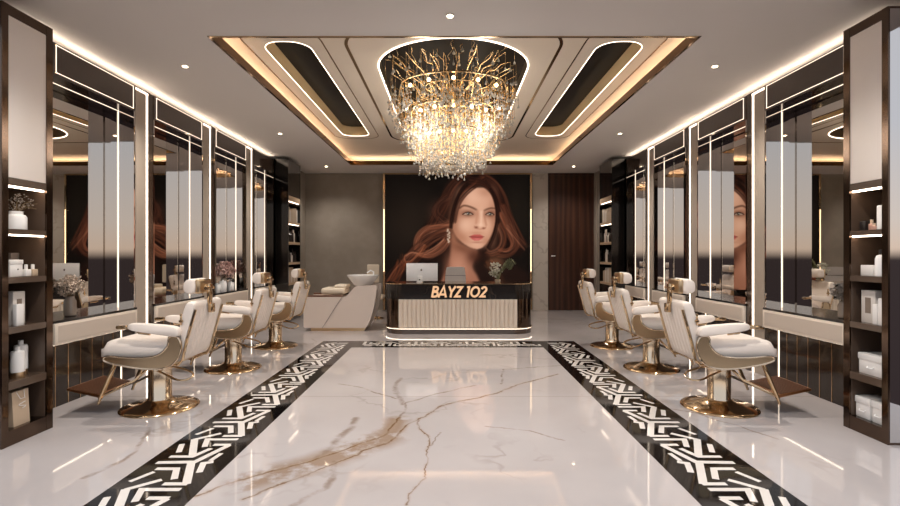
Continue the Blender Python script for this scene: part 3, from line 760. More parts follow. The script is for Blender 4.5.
    # arms
    for y in (-.33, .25):
        ap = smooth_poly([(-.35,.72), (-.345,.79), (-.28,.815), (.06,.84), (.105,.825), (.10,.775), (-.1,.745), (-.3,.715)], 2)
        w = MB(); n = len(ap); cx, cz = -.13, .78; ys = [y, y+.006, y+.02, y+.06, y+.074, y+.08]; ks = [.86, .95, 1, 1, .95, .86]
        for yy, k in zip(ys, ks): w.v += [(cx+(p[0]-cx)*(1-(1-k)*.3), yy, cz+(p[1]-cz)*k) for p in ap]
        for r_ in range(5):
            for i in range(n): w.f.append((r_*n+i, r_*n+(i+1)%n, (r_+1)*n+(i+1)%n, (r_+1)*n+i)); w.mi.append(0)
        w.f += [tuple(range(n)), tuple(range(5*n, 6*n))]; w.mi += [0, 0]
        ar = fin(w, 'armrest', 'leather', ch, 60)
        fin(MB().rbox((.07, y+.012, .783), (.215, y+.068, .815), .012, 3), 'arm_tip', 'gold', ar)
        fin(MB().tube([(.05, y+.04, .79), (.02, y+.04, .745), (-.08, y+.04, .735)], .009, 8), 'arm_strut', 'gold', ar)
    # footrest
    for y in (-.24, .24):
        fin(MB().tube([(.31, y, .48), (.27, y, .45), (.36, y, .24), (.40, y, .15)], .018, 8), 'footrest_strut', 'gold')
        fin(MB().tube([(.40, y, .165), (.12, y*.8, .30), (.02, y*.45, .42)], .012, 8), 'footrest_rail', 'gold')
        fin(MB().tube([(.40, y, .15), (.415, y, .10)], .012, 8), 'footrest_tip', 'gold')
    fr = fin(MB().prism([(.40,.165), (.42,.158), (.70,.222), (.70,.24), (.40,.183)], 'y', -.24, .24), 'footplate', 'copper_plate')
    w = MB()
    for i in range(14): x = .43+i*.019; w.box((x, -.235, .183+(x-.40)*.19), (x+.009, .235, .189+(x-.40)*.19))
    fin(w, 'ribs', 'brown_wood', fr)
    fin(MB().prism([(.38,.185), (.39,.17), (.14,.27), (.14,.285)], 'y', -.19, .19), 'calf_panel', 'grey_card')
    return ch
order = ['nearest the camera', 'in the middle of the row', 'farthest from the camera']
beside = {-1: ['left row of chairs', 'left row of chairs', 'left row of chairs'], 1: ['right row of chairs']*3}
for s, cx in ((-1, -2.745), (1, 2.548)):
    proto = make_chair(s)
    for i, y in enumerate((4.735, 6.33, 7.86)):
        lb = 'white leather barber chair on a gold pedestal, %s, %s' % (order[i], 'left row' if s < 0 else 'right row')
        if i == 0: proto.location = (cx, y, 0); proto['label'] = lb; src = proto
        else: dup(src, (cx, y, 0), lb)

# ---------------------------------------------------------------- reception desk
dk = thing('reception_desk', 'rounded reception desk with fluted cream front and black marble band lettered BAYZ 102', 'reception desk', (.165, 9.4, 0))
DX0, DX1, DY0, DY1 = -1.20, 1.53, 9.03, 9.80
def deskout(ins): return rrect(DX0+ins, DX1-ins, DY0+ins, DY1-ins, .36-ins, 12, .05)
MB().prism(deskout(0), 'z', .63, .90).build('marble_band', 'black_marble', dk)
MB().prism(deskout(.015), 'z', .12, .63).build('bronze_body', 'bronze_metal', dk)
MB().prism(deskout(-.006), 'z', .90, .915).build('gold_edge', 'gold', dk)
MB().prism(deskout(.012), 'z', .0, .09).build('plinth', 'bronze', dk)
MB().prism(deskout(-.004), 'z', .098, .12).build('base_trim', 'rose_gold', dk)
MB().prism(deskout(.002), 'z', .092, .098).build('base_light', 'led', dk)
w = MB(); n = 27; x0, x1 = -.93, 1.22; st = (x1-x0)/n; prof = []
for i in range(n):
    for j in range(5):
        a = PI*j/5; prof.append((x0+st*i+st*.5*(1-math.cos(a)), DY0+.014-.03*math.sin(a)))
prof += [(x1, DY0+.03), (x0, DY0+.03)]
w.prism(prof, 'z', .12, .63); w.build('fluted_front', 'cream', dk, 20)
# lettering drawn as strokes
def stroke(w, pts, th, closed=False, y0=DY0-.022, y1=DY0):
    n = len(pts); P = [Vector(p) for p in pts]
    L = []; R_ = []
    for i, p in enumerate(P):
        if closed: d0 = (p-P[i-1]).normalized(); d1 = (P[(i+1)%n]-p).normalized()
        else:
            d0 = (p-P[max(i-1,0)]); d1 = (P[min(i+1,n-1)]-p)
            if d0.length < 1e-9: d0 = d1.copy()
            if d1.length < 1e-9: d1 = d0.copy()
            d0.normalize(); d1.normalize()
        tg = (d0+d1).normalized(); nn = Vector((-tg.y, tg.x)); k = 1/max(.45, nn.dot(Vector((-d0.y, d0.x))))
        L.append(p+nn*th/2*k); R_.append(p-nn*th/2*k)
    vs = []
    for q in (L, R_):
        for yy in (y0, y1): vs += [(a.x, yy, a.y) for a in q]
    fs = []
    for i in range(n if closed else n-1):
        j = (i+1)%n; a, b_, c, d_ = 0, n, 2*n, 3*n
        fs += [(a+i, a+j, c+j, c+i), (b_+i, d_+i, d_+j, b_+j), (a+i, b_+i, b_+j, a+j), (c+i, c+j, d_+j, d_+i)]
    if not closed: fs += [(0, 2*n, 3*n, n), (n-1, 2*n-1, 4*n-1, 3*n-1)]
    w.add(vs, fs)
LX, LZ, H = -.325, .668, .20
def glyph(ch):
    a = lambda cx, cy, rx, ry, a0, a1, n=14: [(cx+rx*math.cos(math.radians(a0+(a1-a0)*i/n)), cy+ry*math.sin(math.radians(a0+(a1-a0)*i/n))) for i in range(n+1)]
    if ch == 'B': return [([(.09, 0), (.09, 1)], 0), ([(.09, .93), (.32, .93)]+a(.32, .75, .17, .18, 90, -90, 8)+[(.09, .57)], 0), ([(.09, .50), (.34, .50)]+a(.34, .285, .21, .215, 90, -90, 8)+[(.09, .07)], 0)], .60
    if ch == 'A': return [([(.02, 0), (.36, .97), (.70, 0)], 0), ([(.16, .26), (.56, .26)], 0)], .74
    if ch == 'Y': return [([(.05, 1), (.34, .47), (.63, 1)], 0), ([(.34, .5), (.34, 0)], 0)], .66
    if ch == 'Z': return [([(.05, .92), (.52, .92), (.06, .08), (.56, .08)], 0)], .64
    if ch == '1': return [([(.22, 0), (.22, .92), (.02, .92)], 0)], .38
    if ch == '0': return [(a(.42, .5, .35, .42, 0, 360, 28)[:-1], 1)], .86
    if ch == '2': return [(a(.27, .70, .21, .22, 170, -35, 12)+[(.07, .08), (.52, .08)], 0)], .58
x = LX
for ch in 'BAYZ 102':
    if ch == ' ': x += .055; continue
    gl_, adv = glyph(ch); w = MB()
    for pts, cl in gl_:
        stroke(w, [(x+(p[0]+.22*(p[1]-.5)*.8)*H*1.0, LZ+p[1]*H) for p in pts], .036, bool(cl))
    o = w.build('letter', 'letters', dk); x += adv*H*1.06
# computer on the desk
mn = thing('computer_monitor', 'silver desktop computer seen from behind on the reception desk', 'monitor', (-.57, 9.55, .915))
MB().rbox((-.83, 9.50, .935), (-.235, 9.525, 1.275), .008, 2).build('screen_shell', 'silver', mn)
w = MB(); w.rbox((-.62, 9.47, .96), (-.53, 9.50, 1.03), .005, 2); w.rbox((-.62, 9.46, .92), (-.53, 9.475, 1.0), .004, 2); w.box((-.64, 9.44, .915), (-.51, 9.58, .923)); w.build('stand', 'white_plastic', mn)
w = MB(); w.lathe([(.002, -.002), (.018, -.002), (.018, .002), (.002, .002)], 18, (0, 0, 0)); w.v = [(p[0]*(1-.1*(p[1] < 0))-.545, 9.498+p[2], 1.145+p[1]*1.05) for p in w.v]
w.lathe([(.001, -.002), (.006, -.002), (.006, .002)], 8, (-.541, 9.498, 1.175)); w.build('emblem', 'grey_card', mn)
MB().tube([(-.575, 9.462, .965), (-.575, 9.458, .965)], .014, 12).build('cable_hole', 'dark_plastic', mn)
# office chair behind the desk
oc = thing('office_chair', 'grey upholstered office chair showing its backrest behind the reception desk', 'chair', (.13, 10.25, 0))
bkp = smooth_poly([(-.11,.62), (.33,.62), (.32,.95), (.295,1.17), (.27,1.19), (-.05,1.19), (-.075,1.17), (-.10,.95)], 1)
cb_ = MB().prism(bkp, 'y', 10.05, 10.11).build('backrest', 'grey_fabric', oc)
MB().box((-.10, 10.044, 1.015), (.32, 10.05, 1.022)).build('seam', 'dark_plastic', cb_)
MB().rbox((-.12, 10.10, .44), (.36, 10.55, .53), .03, 3).build('seat', 'grey_fabric', oc)
MB().lathe([(.03, .08), (.03, .44)], 12, (.12, 10.32, 0)).build('post', 'silver', oc)
for i in range(5):
    a = 2*PI*i/5; q = MB(); q.tube([(.12, 10.32, .09), (.12+.27*math.cos(a), 10.32+.27*math.sin(a), .07)], .018, 8); q.lathe([(.028, .0), (.03, .03), (.028, .06)], 10, (.12+.27*math.cos(a), 10.32+.27*math.sin(a), 0)); q.build('caster_leg', 'silver', oc)
# plant on the desk
pl = thing('desk_plant', 'small beige pot of white sprays and drooping grass on the reception desk', 'plant', (.90, 9.45, .915))
MB().lathe([(.04, 0), (.05, .005), (.055, .05), (.05, .055), (.045, .05)], 18, (.90, 9.45, .915)).build('pot', 'kraft', pl)
w = MB(); stems(w, (.90, 9.45, .96), (.87, 9.45, 1.15), .13, 22, .003, 5); w.build('stems', 'green', pl)
w = MB(); flowers(w, (.86, 9.45, 1.15), .13, 70, .026, 1.1, 9); w.build('blossoms', 'petal_white', pl)
w = MB()
for i in range(6):
    q = [(.91+.30*t*(1-.05*i), 9.45+.02*(i-3), .97+.42*math.sin(t*2.2)*(.9-.07*i)) for t in [j/9 for j in range(10)]]
    w.tube(q, .006, 5)
    for p in q[3:]: flowers(w, p, .02, 3, .02, 1, i)
w.build('grass_plume', 'green', pl)

# ---------------------------------------------------------------- portrait on the back wall
def paint():
    X0, X1, Y0_, Y1_ = 385., 530., 174.5, 290.; K = 2.0
    Wp, Hp = int((X1-X0)*K), int((Y1_-Y0_)*K)
    img = np.zeros((Hp, Wp, 3)); yy, xx = np.mgrid[0:Hp, 0:Wp]; px = X0+(xx+.5)/K; py = Y0_+(yy+.5)/K
    img[:] = (9, 6, 5)
    def gauss(a, sg):
        if sg <= 0: return a
        r = int(3*sg*K)+1; k = np.exp(-.5*(np.arange(-r, r+1)/(sg*K))**2); k /= k.sum()
        p = np.pad(a, r, mode='edge'); p = np.apply_along_axis(lambda v: np.convolve(v, k, 'valid'), 0, p)
        return np.apply_along_axis(lambda v: np.convolve(v, k, 'valid'), 1, p)
    def comp(a, col): img[:] = img*(1-a[..., None])+np.array(col, float)*a[..., None]
    def blob(cx, cy, rx, ry, col, al=1., rot=0.):
        c, s_ = math.cos(rot), math.sin(rot); dx = px-cx; dy_ = py-cy
        a = np.exp(-.5*(((dx*c+dy_*s_)/rx)**2+((-dx*s_+dy_*c)/ry)**2)); comp(a*al, col)
    def mask(pts):
        m_ = np.zeros((Hp, Wp), bool); n = len(pts)
        for i in range(n):
            (xa, ya), (xb, yb) = pts[i], pts[(i+1)%n]
            if ya == yb: continue
            c = ((ya > py) != (yb > py)) & (px < (xb-xa)*(py-ya)/(yb-ya)+xa); m_ ^= c
        return m_.astype(float)
    def poly(pts, col, bl=.5, al=1., sm=2): comp(gauss(mask(smooth_poly(pts, sm)), bl)*al, col)
    def curve(pts, col, w0, w1=None, al=1., soft=.35):
        w1 = w0 if w1 is None else w1; P = smooth_poly(pts, 3, False); n = len(P)-1; best = np.full((Hp, Wp), 9.)
        xs = [p[0] for p in P]; ys = [p[1] for p in P]; pad = max(w0, w1)*2+2
        i0 = max(0, int((min(ys)-pad-Y0_)*K)); i1 = min(Hp, int((max(ys)+pad-Y0_)*K)+1); j0 = max(0, int((min(xs)-pad-X0)*K)); j1 = min(Wp, int((max(xs)+pad-X0)*K)+1)
        if i1 <= i0 or j1 <= j0: return
        qx, qy = px[i0:i1, j0:j1], py[i0:i1, j0:j1]; bs = np.full(qx.shape, 9.)
        for i in range(n):
            ax, ay = P[i]; bx, by_ = P[i+1]; L = max((bx-ax)**2+(by_-ay)**2, 1e-6)
            h_ = np.clip(((qx-ax)*(bx-ax)+(qy-ay)*(by_-ay))/L, 0, 1); d_ = np.hypot(qx-ax-h_*(bx-ax), qy-ay-h_*(by_-ay))
            wv_ = w0+(w1-w0)*(i+h_)/n; bs = np.minimum(bs, (d_-wv_*.5)/soft)
        a = np.clip(.5-bs*.5, 0, 1)*al; sub_ = img[i0:i1, j0:j1]; sub_[:] = sub_*(1-a[..., None])+np.array(col, float)*a[..., None]
    q = random.Random(4)
    blob(410, 225, 26, 30, (40, 30, 23), .8); blob(516, 215, 14, 34, (30, 24, 18), .8); blob(455, 280, 60, 14, (34, 20, 15), .7)
    # dark dress and shoulder
    poly([(430,288), (446,262), (470,270), (492,262), (512,262), (530,275), (530,290), (430,290)], (30, 17, 13), 2)
    # hair mass
    poly([(452,181), (462,175), (477,174), (492,179), (502,192), (507,207), (514,224), (522,240), (527,250), (518,256), (506,256), (498,264), (486,266), (480,256), (455,262), (438,262), (424,262), (408,268), (394,280), (388,284), (396,266), (408,256), (413,244), (420,232), (430,218), (436,206), (444,194)], (26, 13, 9), 2.0)
    blob(436, 212, 5, 7, (84, 50, 38), .6)
    def lock(guide, n, spread, cols, w=(.5, 1.3), al=(.25, .6)):
        for _ in range(n):
            o_ = q.uniform(-1, 1); j_ = lambda: q.gauss(0, spread*.22)
            g_ = []
            for i, (a, b_) in enumerate(guide):
                a2, b2 = guide[min(i+1, len(guide)-1)]; a1, b1 = guide[max(i-1, 0)]
                tx, ty = a2-a1, b2-b1; L = math.hypot(tx, ty) or 1
                g_.append((a-ty/L*o_*spread+j_(), b_+tx/L*o_*spread+j_()))
            curve(g_, q.choice(cols), q.uniform(*w), .3, q.uniform(*al)*.72, .6)
    dk_ = [(10,5,4), (24,11,8), (44,21,14)]; md = [(84,42,28), (112,60,40), (60,29,19)]; hi = [(160,98,70), (188,124,94), (120,62,40), (38,18,12)]
    lock([(470,176), (454,186), (446,204), (438,218), (432,232)], 78, 6, dk_+md, al=(.2, .5))
    lock([(478,176), (462,184), (455,198), (452,216), (448,232)], 51, 3.2, dk_)
    lock([(448,196), (438,203), (434,213), (442,222), (448,224)], 44, 4, md+dk_+[(120,84,68)])
    lock([(450,226), (438,228), (427,229), (418,238), (417,250), (428,256), (442,248), (449,238)], 68, 4.5, md+hi, al=(.2, .5))
    lock([(448,232), (436,236), (424,244), (414,252), (406,262), (396,272), (388,285)], 74, 5, md+hi+dk_, al=(.2, .5))
    lock([(444,240), (434,250), (422,256), (412,252), (406,256)], 22, 3, hi, al=(.2, .5))
    lock([(426,246), (418,258), (408,266), (402,260), (404,254)], 14, 3, hi+[(170,84,44)], al=(.25, .55))
    lock([(402,262), (398,274), (392,283)], 14, 5, [(150,74,40), (110,52,30)], al=(.25, .5))
    lock([(480,176), (494,184), (502,198), (506,214), (514,230), (522,246)], 78, 4.5, md+dk_, al=(.2, .5))
    lock([(500,206), (506,220), (512,234), (516,246), (508,254), (498,252)], 61, 4.5, md+hi, al=(.2, .5))
    lock([(498,224), (504,236), (502,248), (492,254), (486,252)], 26, 4, hi+md, al=(.25, .5))
    lock([(508,226), (516,238), (526,248)], 16, 3.5, hi, al=(.25, .5))
    lock([(488,262), (494,270), (500,282)], 16, 5, [(104,56,34), (130,76,46)], al=(.2, .45))
    blob(496, 262, 6, 4.5, (150, 98, 66), .55)
    # neck
    poly([(452,230), (456,242), (470,248), (479,249), (474,260), (472,268), (478,276), (482,290), (438,290), (444,274), (449,262), (451,246)], (150, 98, 76), 1.2)
    blob(458, 266, 8, 9, (190, 134, 108), .75); blob(474, 256, 5, 6, (72, 38, 27), .85); blob(462, 248, 8, 3, (112, 68, 50), .8, .35); blob(447, 270, 2.5, 12, (100, 58, 42), .6)
    # face
    poly([(458,201), (461,194), (468,189), (478,188), (487,188), (492,193), (495,203), (495.5,214), (494.5,226), (491,236), (486,244), (481,248.6), (475,249), (468,246.5), (460,241), (454,233), (451.5,224), (453,211)], (204, 152, 124), .55)
    blob(455, 222, 4.5, 15, (136, 84, 60), .8); blob(459, 214, 4, 6, (176, 122, 96), .5); blob(461, 237, 7, 4, (168, 112, 86), .7, .6); blob(493, 222, 3.2, 17, (150, 98, 74), .7); blob(486, 242, 4, 4, (164, 110, 84), .6, -.7)
    blob(474, 197, 9, 6, (226, 178, 150), .6); blob(486, 192, 6, 4, (160, 108, 84), .5); blob(461, 195, 3.5, 6, (160, 108, 84), .6)
    blob(465, 225, 6, 5, (228, 182, 154), .6); blob(488, 226, 4, 5, (222, 172, 142), .55); blob(477, 244, 5, 3, (220, 170, 142), .6)
    # brows and eyes
    curve([(459.8,208.2), (463,205.6), (467,205.9), (472,207.6), (476.3,209.8)], (70, 42, 30), 1.3, 1.7, .85, .9)
    curve([(484.4,210.4), (487,209.2), (491,208), (495,208.6)], (70, 42, 30), 1.6, .9, .85, .9)
    for cx, cy, w_ in ((468, 213.9, 5.0), (489.8, 214.2, 4.0)):
        blob(cx, cy-.3, w_*1.0, 2.5, (104, 60, 44), .8)
        poly([(cx-w_, cy+.5), (cx-w_*.4, cy-1.3), (cx+w_*.4, cy-1.3), (cx+w_*.95, cy+.7), (cx+w_*.3, cy+1.5), (cx-w_*.4, cy+1.5)], (184, 156, 136), .3, 1, 1)
        blob(cx+.3, cy, 1.2, 1.1, (84, 70, 52), 1.); blob(cx+.3, cy, .55, .55, (18, 14, 13), 1.); blob(cx-.2, cy-.5, .32, .3, (240, 240, 240), .9)
        curve([(cx-w_*1.1, cy+.5), (cx-w_*.4, cy-1.5), (cx+w_*.4, cy-1.5), (cx+w_, cy+.6)], (34, 18, 14), .8, .9, .95, .4)
        curve([(cx-w_*.9, cy+.9), (cx, cy+1.8), (cx+w_*.9, cy+.9)], (104, 60, 46), .5, .5, .7, .5)
    # nose
    blob(480.5, 209.5, 3, 3.5, (212, 162, 134), .8)
    curve([(477.5,211), (476.8,217), (476,223)], (176, 120, 94), 2.2, 2.4, .5, 1.)
    curve([(484.4,212), (484.8,218), (486,225)], (150, 98, 74), 1.4, 1.8, .5, 1.)
    curve([(481.2,212), (481.2,218), (480.8,224)], (236, 192, 164), 2.0, 2.6, .7, 1.2)
    blob(480.6, 225.4, 2.2, 1.5, (232, 186, 158), .8); blob(476.2, 227.4, 1.3, .8, (112, 62, 46), .85); blob(483.6, 228.2, 1.2, .7, (112, 62, 46), .8); curve([(474.4,226), (475,228), (479.5,229.3), (484.5,228.6), (486,227)], (156, 100, 78), .6, .6, .6, .5)
    # mouth
    blob(476.5, 233, 4, 1, (180, 124, 98), .6)
    poly([(469,236.6), (473,234.8), (476.5,234.2), (478.2,234.9), (480,234.3), (484.3,236.7), (480,240), (476.5,241), (472.5,239.8)], (176, 82, 74), .4, 1, 1)
    curve([(469.2,236.7), (474,236.9), (478,237.3), (484,236.7)], (92, 36, 32), .6, .5, .9, .35); blob(477, 239.2, 2.6, .7, (214, 128, 118), .7); blob(477, 242.3, 4, .7, (150, 96, 76), .6)
    lock([(484,178), (472,186), (462,195), (456,206), (453,222)], 40, 3.2, dk_+md, al=(.4, .7)); lock([(478,181), (488,187), (495,196), (499,212)], 30, 2.4, dk_+md, al=(.4, .7))
    # face-framing hair and the earring
    lock([(474,180), (463,188), (457,199), (453,212), (451,228)], 26, 1.8, dk_, al=(.4, .7)); lock([(480,182), (490,188), (496,200), (498,218), (494,236), (488,248)], 26, 1.8, dk_, al=(.35, .65))
    lock([(470,179), (482,181), (490,187)], 20, 3, dk_+[(96,50,34)], al=(.3, .6))
    for i in range(16): blob(448.6+q.uniform(-1.3, 1.3)*(1-.03*i), 229.5+i*.85, .55, .55, (214, 190, 166), .85)
    return np.clip(img, 0, 255), Wp, Hp, X0, X1, Y0_, Y1_
img, Wp, Hp, a0, a1, b0, b1 = paint()
PY = 12.80; ps = PY/500.
pw_x0, pw_x1 = (a0-450)*ps, (a1-450)*ps; pz1, pz0 = CAM_H+(254-b0)*ps, CAM_H+(254-b1)*ps
xs = np.linspace(pw_x0, pw_x1, Wp); zs = np.linspace(pz1, pz0, Hp)
gx, gz = np.meshgrid(xs, zs)
po = thing('wall_poster', 'large emissive-print portrait poster of a woman with wavy auburn hair behind the reception desk', 'poster', (.2, PY, 0))
me = bpy.data.meshes.new('picture'); vs = np.stack([gx.ravel()-.2, np.zeros(Wp*Hp), gz.ravel()], 1)
idx = np.arange(Wp*Hp).reshape(Hp, Wp); F = np.stack([idx[1:, :-1], idx[1:, 1:], idx[:-1, 1:], idx[:-1, :-1]], -1).reshape(-1, 4)
me.from_pydata(vs.tolist(), [], F.tolist()); at = me.color_attributes.new('print', 'FLOAT_COLOR', 'POINT')
c_ = img.reshape(-1, 3)/255; c_ = np.where(c_ <= .04045, c_/12.92, ((c_+.055)/1.055)**2.4)
at.data.foreach_set('color', np.concatenate([c_, np.ones((len(c_), 1))], 1).astype(np.float32).ravel())
m = mat('poster print', (0, 0, 0), .5, 0, .08); g = N(m); an = g.node('ShaderNodeAttribute'); an.attribute_name = 'print'
g.put(bsdf(m).inputs['Emission Color'], an.outputs['Color']); bsdf(m).inputs['Emission Strength'].default_value = .72  # print emits its own colours at a set strength
me.materials.append(m); o = bpy.data.objects.new('picture', me); C.objects.link(o); o.parent = po
MB().box((pw_x0, PY+.004, .02), (pw_x1, YB-.005, pz1)).build('backing_board', 'black_gloss', po)
w = MB(); w.box((pw_x0-.05, PY-.02, .02), (pw_x0, YB-.005, CZ-.01)); w.box((pw_x1, PY-.02, .02), (pw_x1+.05, YB-.005, CZ-.01)); w.box((pw_x0, PY-.02, pz1), (pw_x1, YB-.005, CZ-.01)); w.build('gold_frame', 'gold', po)
w = MB()
for x in (pw_x0-.035, pw_x1+.012): w.box((x, PY-.026, 1.0), (x+.02, PY-.02, 2.6))
w.build('frame_glint', 'glint_glow', po)  # glowing strips added for the light reflected along the gold frame

# ---------------------------------------------------------------- hair washing unit
wu = thing('washing_unit', 'beige hair washing recliner with white basin at the back left', 'hair washing unit', (-2.05, 9.75, 0))
f94 = lambda x, y, k=.0188: ((x-450)*k, CAM_H-(y-254)*k)
side = [f94(*p) for p in ((303.5,298),(304.5,297),(344,297),(346,296.5),(354,287.5),(357,286),(376,285.5),(377,287),(376,296),(373.5,309),(370.5,319),(367.5,326),(365,328),(305,328),(303.5,327))]
MB().prism(side, 'y', 9.40, 9.50).build('side_panel', 'beige_body', wu); MB().prism(side, 'y', 10.02, 10.12).build('side_panel', 'beige_body', wu)
MB().tube([(-2.40, 9.398, .06), (-2.02, 9.398, .66)], .004, 5).build('seam', 'grey_card', wu)
MB().prism([f94(303.5,306), f94(335,306), f94(350,292), f94(374,292), f94(366.4,328), f94(303.5,328)], 'y', 9.50, 10.02).build('body', 'beige_body', wu)
MB().rbox((-2.74, 9.405, .64), (-2.02, 9.495, .672), .01, 2).build('armrest', 'brown_wood', wu); MB().rbox((-2.74, 10.025, .64), (-2.02, 10.115, .672), .01, 2).build('armrest', 'brown_wood', wu)
MB().rbox((-2.70, 9.52, .47), (-2.1, 10.0, .60), .04, 3).build('seat', 'cream_leather', wu)
MB().rbox((-2.46, 9.52, .68), (-2.0, 10.0, .80), .04, 3).build('back_cushion', 'cream_leather', wu); MB().rbox((-2.22, 9.56, .79), (-1.98, 9.96, .86), .03, 3).build('neck_cushion', 'cream_leather', wu)
MB().lathe([(.02, .82), (.12, .82), (.19, .86), (.27, .97), (.315, 1.03), (.318, 1.042), (.305, 1.042), (.25, .97), (.17, .88), (.02, .87)], 36, (-1.70, 9.76, 0), 1, .9).build('basin', 'white_ceramic', wu)
MB().tube([(-1.50, 9.76, 1.0), (-1.49, 9.76, 1.10), (-1.55, 9.76, 1.13), (-1.62, 9.76, 1.08)], .014, 8).build('faucet', 'silver', wu)
MB().prism([(-2.62, 0), (-1.62, 0), (-1.58, .06), (-2.62, .06)], 'y', 9.42, 10.1).build('gold_base', 'gold_satin', wu)
sc_ = thing('stylist_stool', 'cream backed stylist stool behind the white basin', 'stool', (-1.62, 11.0, 0))
w = MB().rbox((-1.83, 11.0, .82), (-1.56, 11.06, 1.22), .05, 4); w.build('backrest', 'cream_leather', sc_)
MB().rbox((-1.9, 11.05, .44), (-1.48, 11.45, .53), .04, 3).build('seat', 'cream_leather', sc_)
MB().tube([(-1.69, 11.05, .85), (-1.69, 11.1, .6), (-1.69, 11.25, .45)], .02, 8).build('back_post', 'gold', sc_)
MB().lathe([(.2, 0), (.2, .015), (.03, .05), (.03, .44)], 24, (-1.69, 11.25, 0)).build('pedestal', 'gold', sc_)

# ---------------------------------------------------------------- chandelier
chn = thing('chandelier', 'large tiered crystal chandelier of gold branches and glass drops under the ceiling recess', 'chandelier', (RC, 7.3, 3.88))
MB().lathe([(.001, 3.88), (.16, 3.88), (.16, 3.85), (.06, 3.83), (.001, 3.83)], 24, (RC, 7.3, 0)).build('canopy', 'canopy', chn)
q = random.Random(11)
def stad(a, hw, y0, y1):
    """a point at angle a on a stadium of half width hw"""
    c = math.cos(a); s_ = math.sin(a); ym = (y0+y1)/2; hl = (y1-y0)/2-hw
    return (RC+hw*c, ym+(hl if s_ > 0 else -hl)*min(1, abs(s_)*1.6)+hw*s_)
TIERS = [(.84, 5.55, 9.35, 3.50, 3.20), (.68, 6.0, 8.9, 3.32, 2.95), (.52, 6.45, 8.2, 3.12, 2.66)]
def inside(x, y, hw, y0, y1):
    yc = min(max(y, y0+hw), y1-hw); return (x-RC)**2+(y-yc)**2 <= hw*hw
rods = MB()
for hw, y0, y1, zt, zb in TIERS:
    pts = [stad(2*PI*i/48, hw*.9, y0+.05, y1-.05) for i in range(48)]
    rods.tube([(p[0], p[1], zt) for p in pts], .012, 6, True)
    pts = [stad(2*PI*i/48, hw*.5, y0+.4, y1-.4) for i in range(48)]
    rods.tube([(p[0], p[1], zt+.03) for p in pts], .010, 6, True)
for x, y in ((-.35, 6.6), (.43, 6.6), (-.35, 8.1), (.43, 8.1), (RC, 7.3)): rods.tube([(x, y, 3.86), (x, y, 3.05)], .012, 6)
rods.build('frame', 'ch_gold', chn)
ends = []
def twig(w, p0, p1, r0, lift):
    a, b_ = Vector(p0), Vector(p1); P = []
    for i in range(7):
        t = i/6; p = a.lerp(b_, t); p.z += lift*math.sin(t*PI)*(1 if i % 2 else .55)+.06*t*t; p.x += q.uniform(-.03, .03); p.y += q.uniform(-.03, .03); P.append(p)
    w.tube(P, r0, 6, False, r0*.35); return P
nb = 0
for hw, y0, y1, zt, zb in TIERS:
    cnt = 34 if hw > .8 else 28
    for i in range(cnt):
        a = 2*PI*(i+q.uniform(-.3, .3))/cnt; o_ = stad(a, hw*q.uniform(1.0, 1.08), y0-(.2 if hw > .8 else 0), y1); c = stad(a, hw*.35, y0+.7, y1-.7)
        w = MB(); P = twig(w, (c[0], c[1], zt+.02), (o_[0], o_[1], zt+(q.uniform(.04, .2) if hw > .8 else q.uniform(0, .12))), .009, q.uniform(.02, .09))
        ends.append(P[-1]); ends.append(P[4])
        for _ in range(2):
            bpt = P[q.choice((2, 3, 4))]; dx = Vector((o_[0]-c[0], o_[1]-c[1], 0)).normalized(); dv = Matrix.Rotation(q.uniform(-.9, .9), 3, 'Z') @ dx
            e_ = bpt+dv*q.uniform(.12, .28)+Vector((0, 0, q.uniform(.02, .16))); P2 = twig(w, bpt, e_, .006, .03); ends.append(P2[-1])
        nb += 1
        if nb <= 90: w.build('branch', 'ch_gold', chn)
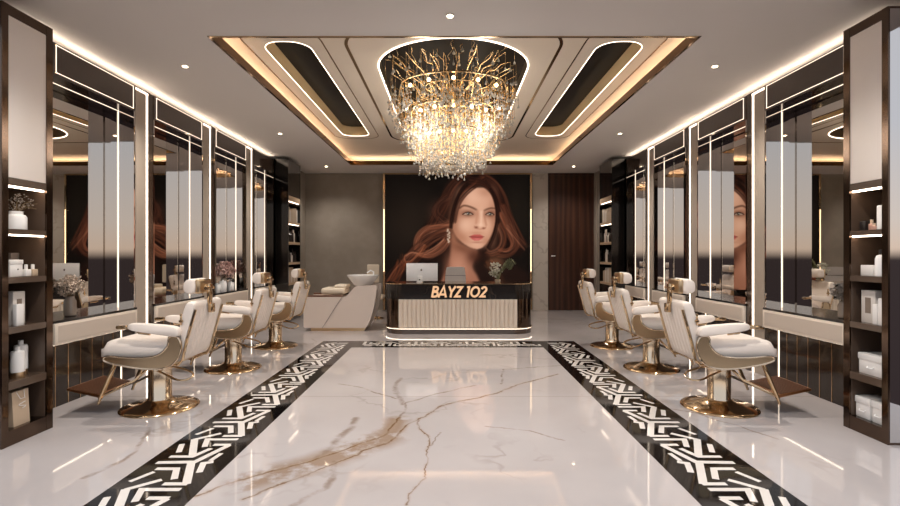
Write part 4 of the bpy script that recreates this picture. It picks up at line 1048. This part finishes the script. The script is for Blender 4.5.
# drops
def drop_geo(w, p, r, h_):
    x, y, z = p
    w.lathe([(r*.12, h_), (r*.3, h_*.72), (r*.8, h_*.38), (r, h_*.2), (r*.75, h_*.04), (r*.2, -h_*.02)], 7, (x, y, z))
strands = []
for p in ends: strands.append((p.x, p.y, p.z, q.uniform(.08, .34), 1))
for hw, y0, y1, zt, zb in TIERS:
    n = {0.84: 640, .68: 520, .52: 320}[hw]; k = 0
    while k < n:
        x, y = RC+q.uniform(-hw, hw), q.uniform(y0, y1)
        if not inside(x, y, hw, y0, y1): continue
        k += 1; strands.append((x, y, zt+q.uniform(-.04, .06), (zt-zb)*q.uniform(.55, 1.04), 2))
wires = MB(); rest = MB(); big = []
for x, y, z, L, kd in strands:
    wires.tube([(x, y, z), (x, y, z-L+.03)], .0022, 4)
    zz = z-L; big.append((x, y, zz, q.uniform(.014, .021), q.uniform(.04, .06)))
    if kd == 2:
        t = zz+.10
        while t < z-.04:
            big.append((x+q.uniform(-.01, .01), y+q.uniform(-.01, .01), t, q.uniform(.010, .016), q.uniform(.024, .036))); t += q.uniform(.08, .14)
wires.build('strands', 'ch_gold', chn)['kind'] = 'stuff'
big.sort(key=lambda d: -d[3]/d[1])
for i, d_ in enumerate(big):
    if i < 100: w = MB(); drop_geo(w, d_[:3], d_[3], d_[4]); w.build('crystal_drop', 'crystal', chn, 80)
    else: drop_geo(rest, d_[:3], d_[3], d_[4])
rest.build('crystal_drops', 'crystal', chn, 80)['kind'] = 'stuff'
for hw, y0, y1, zt, zb in TIERS:
    for i in range(14):
        a = 2*PI*(i+.5)/14; p = stad(a, hw*.78, y0+.15, y1-.15)
        w = MB(); w.lathe([(.003, -.022), (.016, -.014), (.02, 0), (.016, .014), (.003, .022)], 10, (p[0], p[1], zt-.04)); w.build('bulb', 'bulb', chn)
for y in (6.2, 6.75, 7.3, 7.85, 8.35):
    for x in (-.35, .43):
        la = bpy.data.lights.new('chandelier_glow', 'POINT'); la.energy = 9.5; la.color = (1, .93, .84); la.shadow_soft_size = .2
        lo = bpy.data.objects.new('chandelier_glow', la); C.objects.link(lo); lo.parent = chn; lo.location = (x-RC, y-7.3, 3.12-3.88)
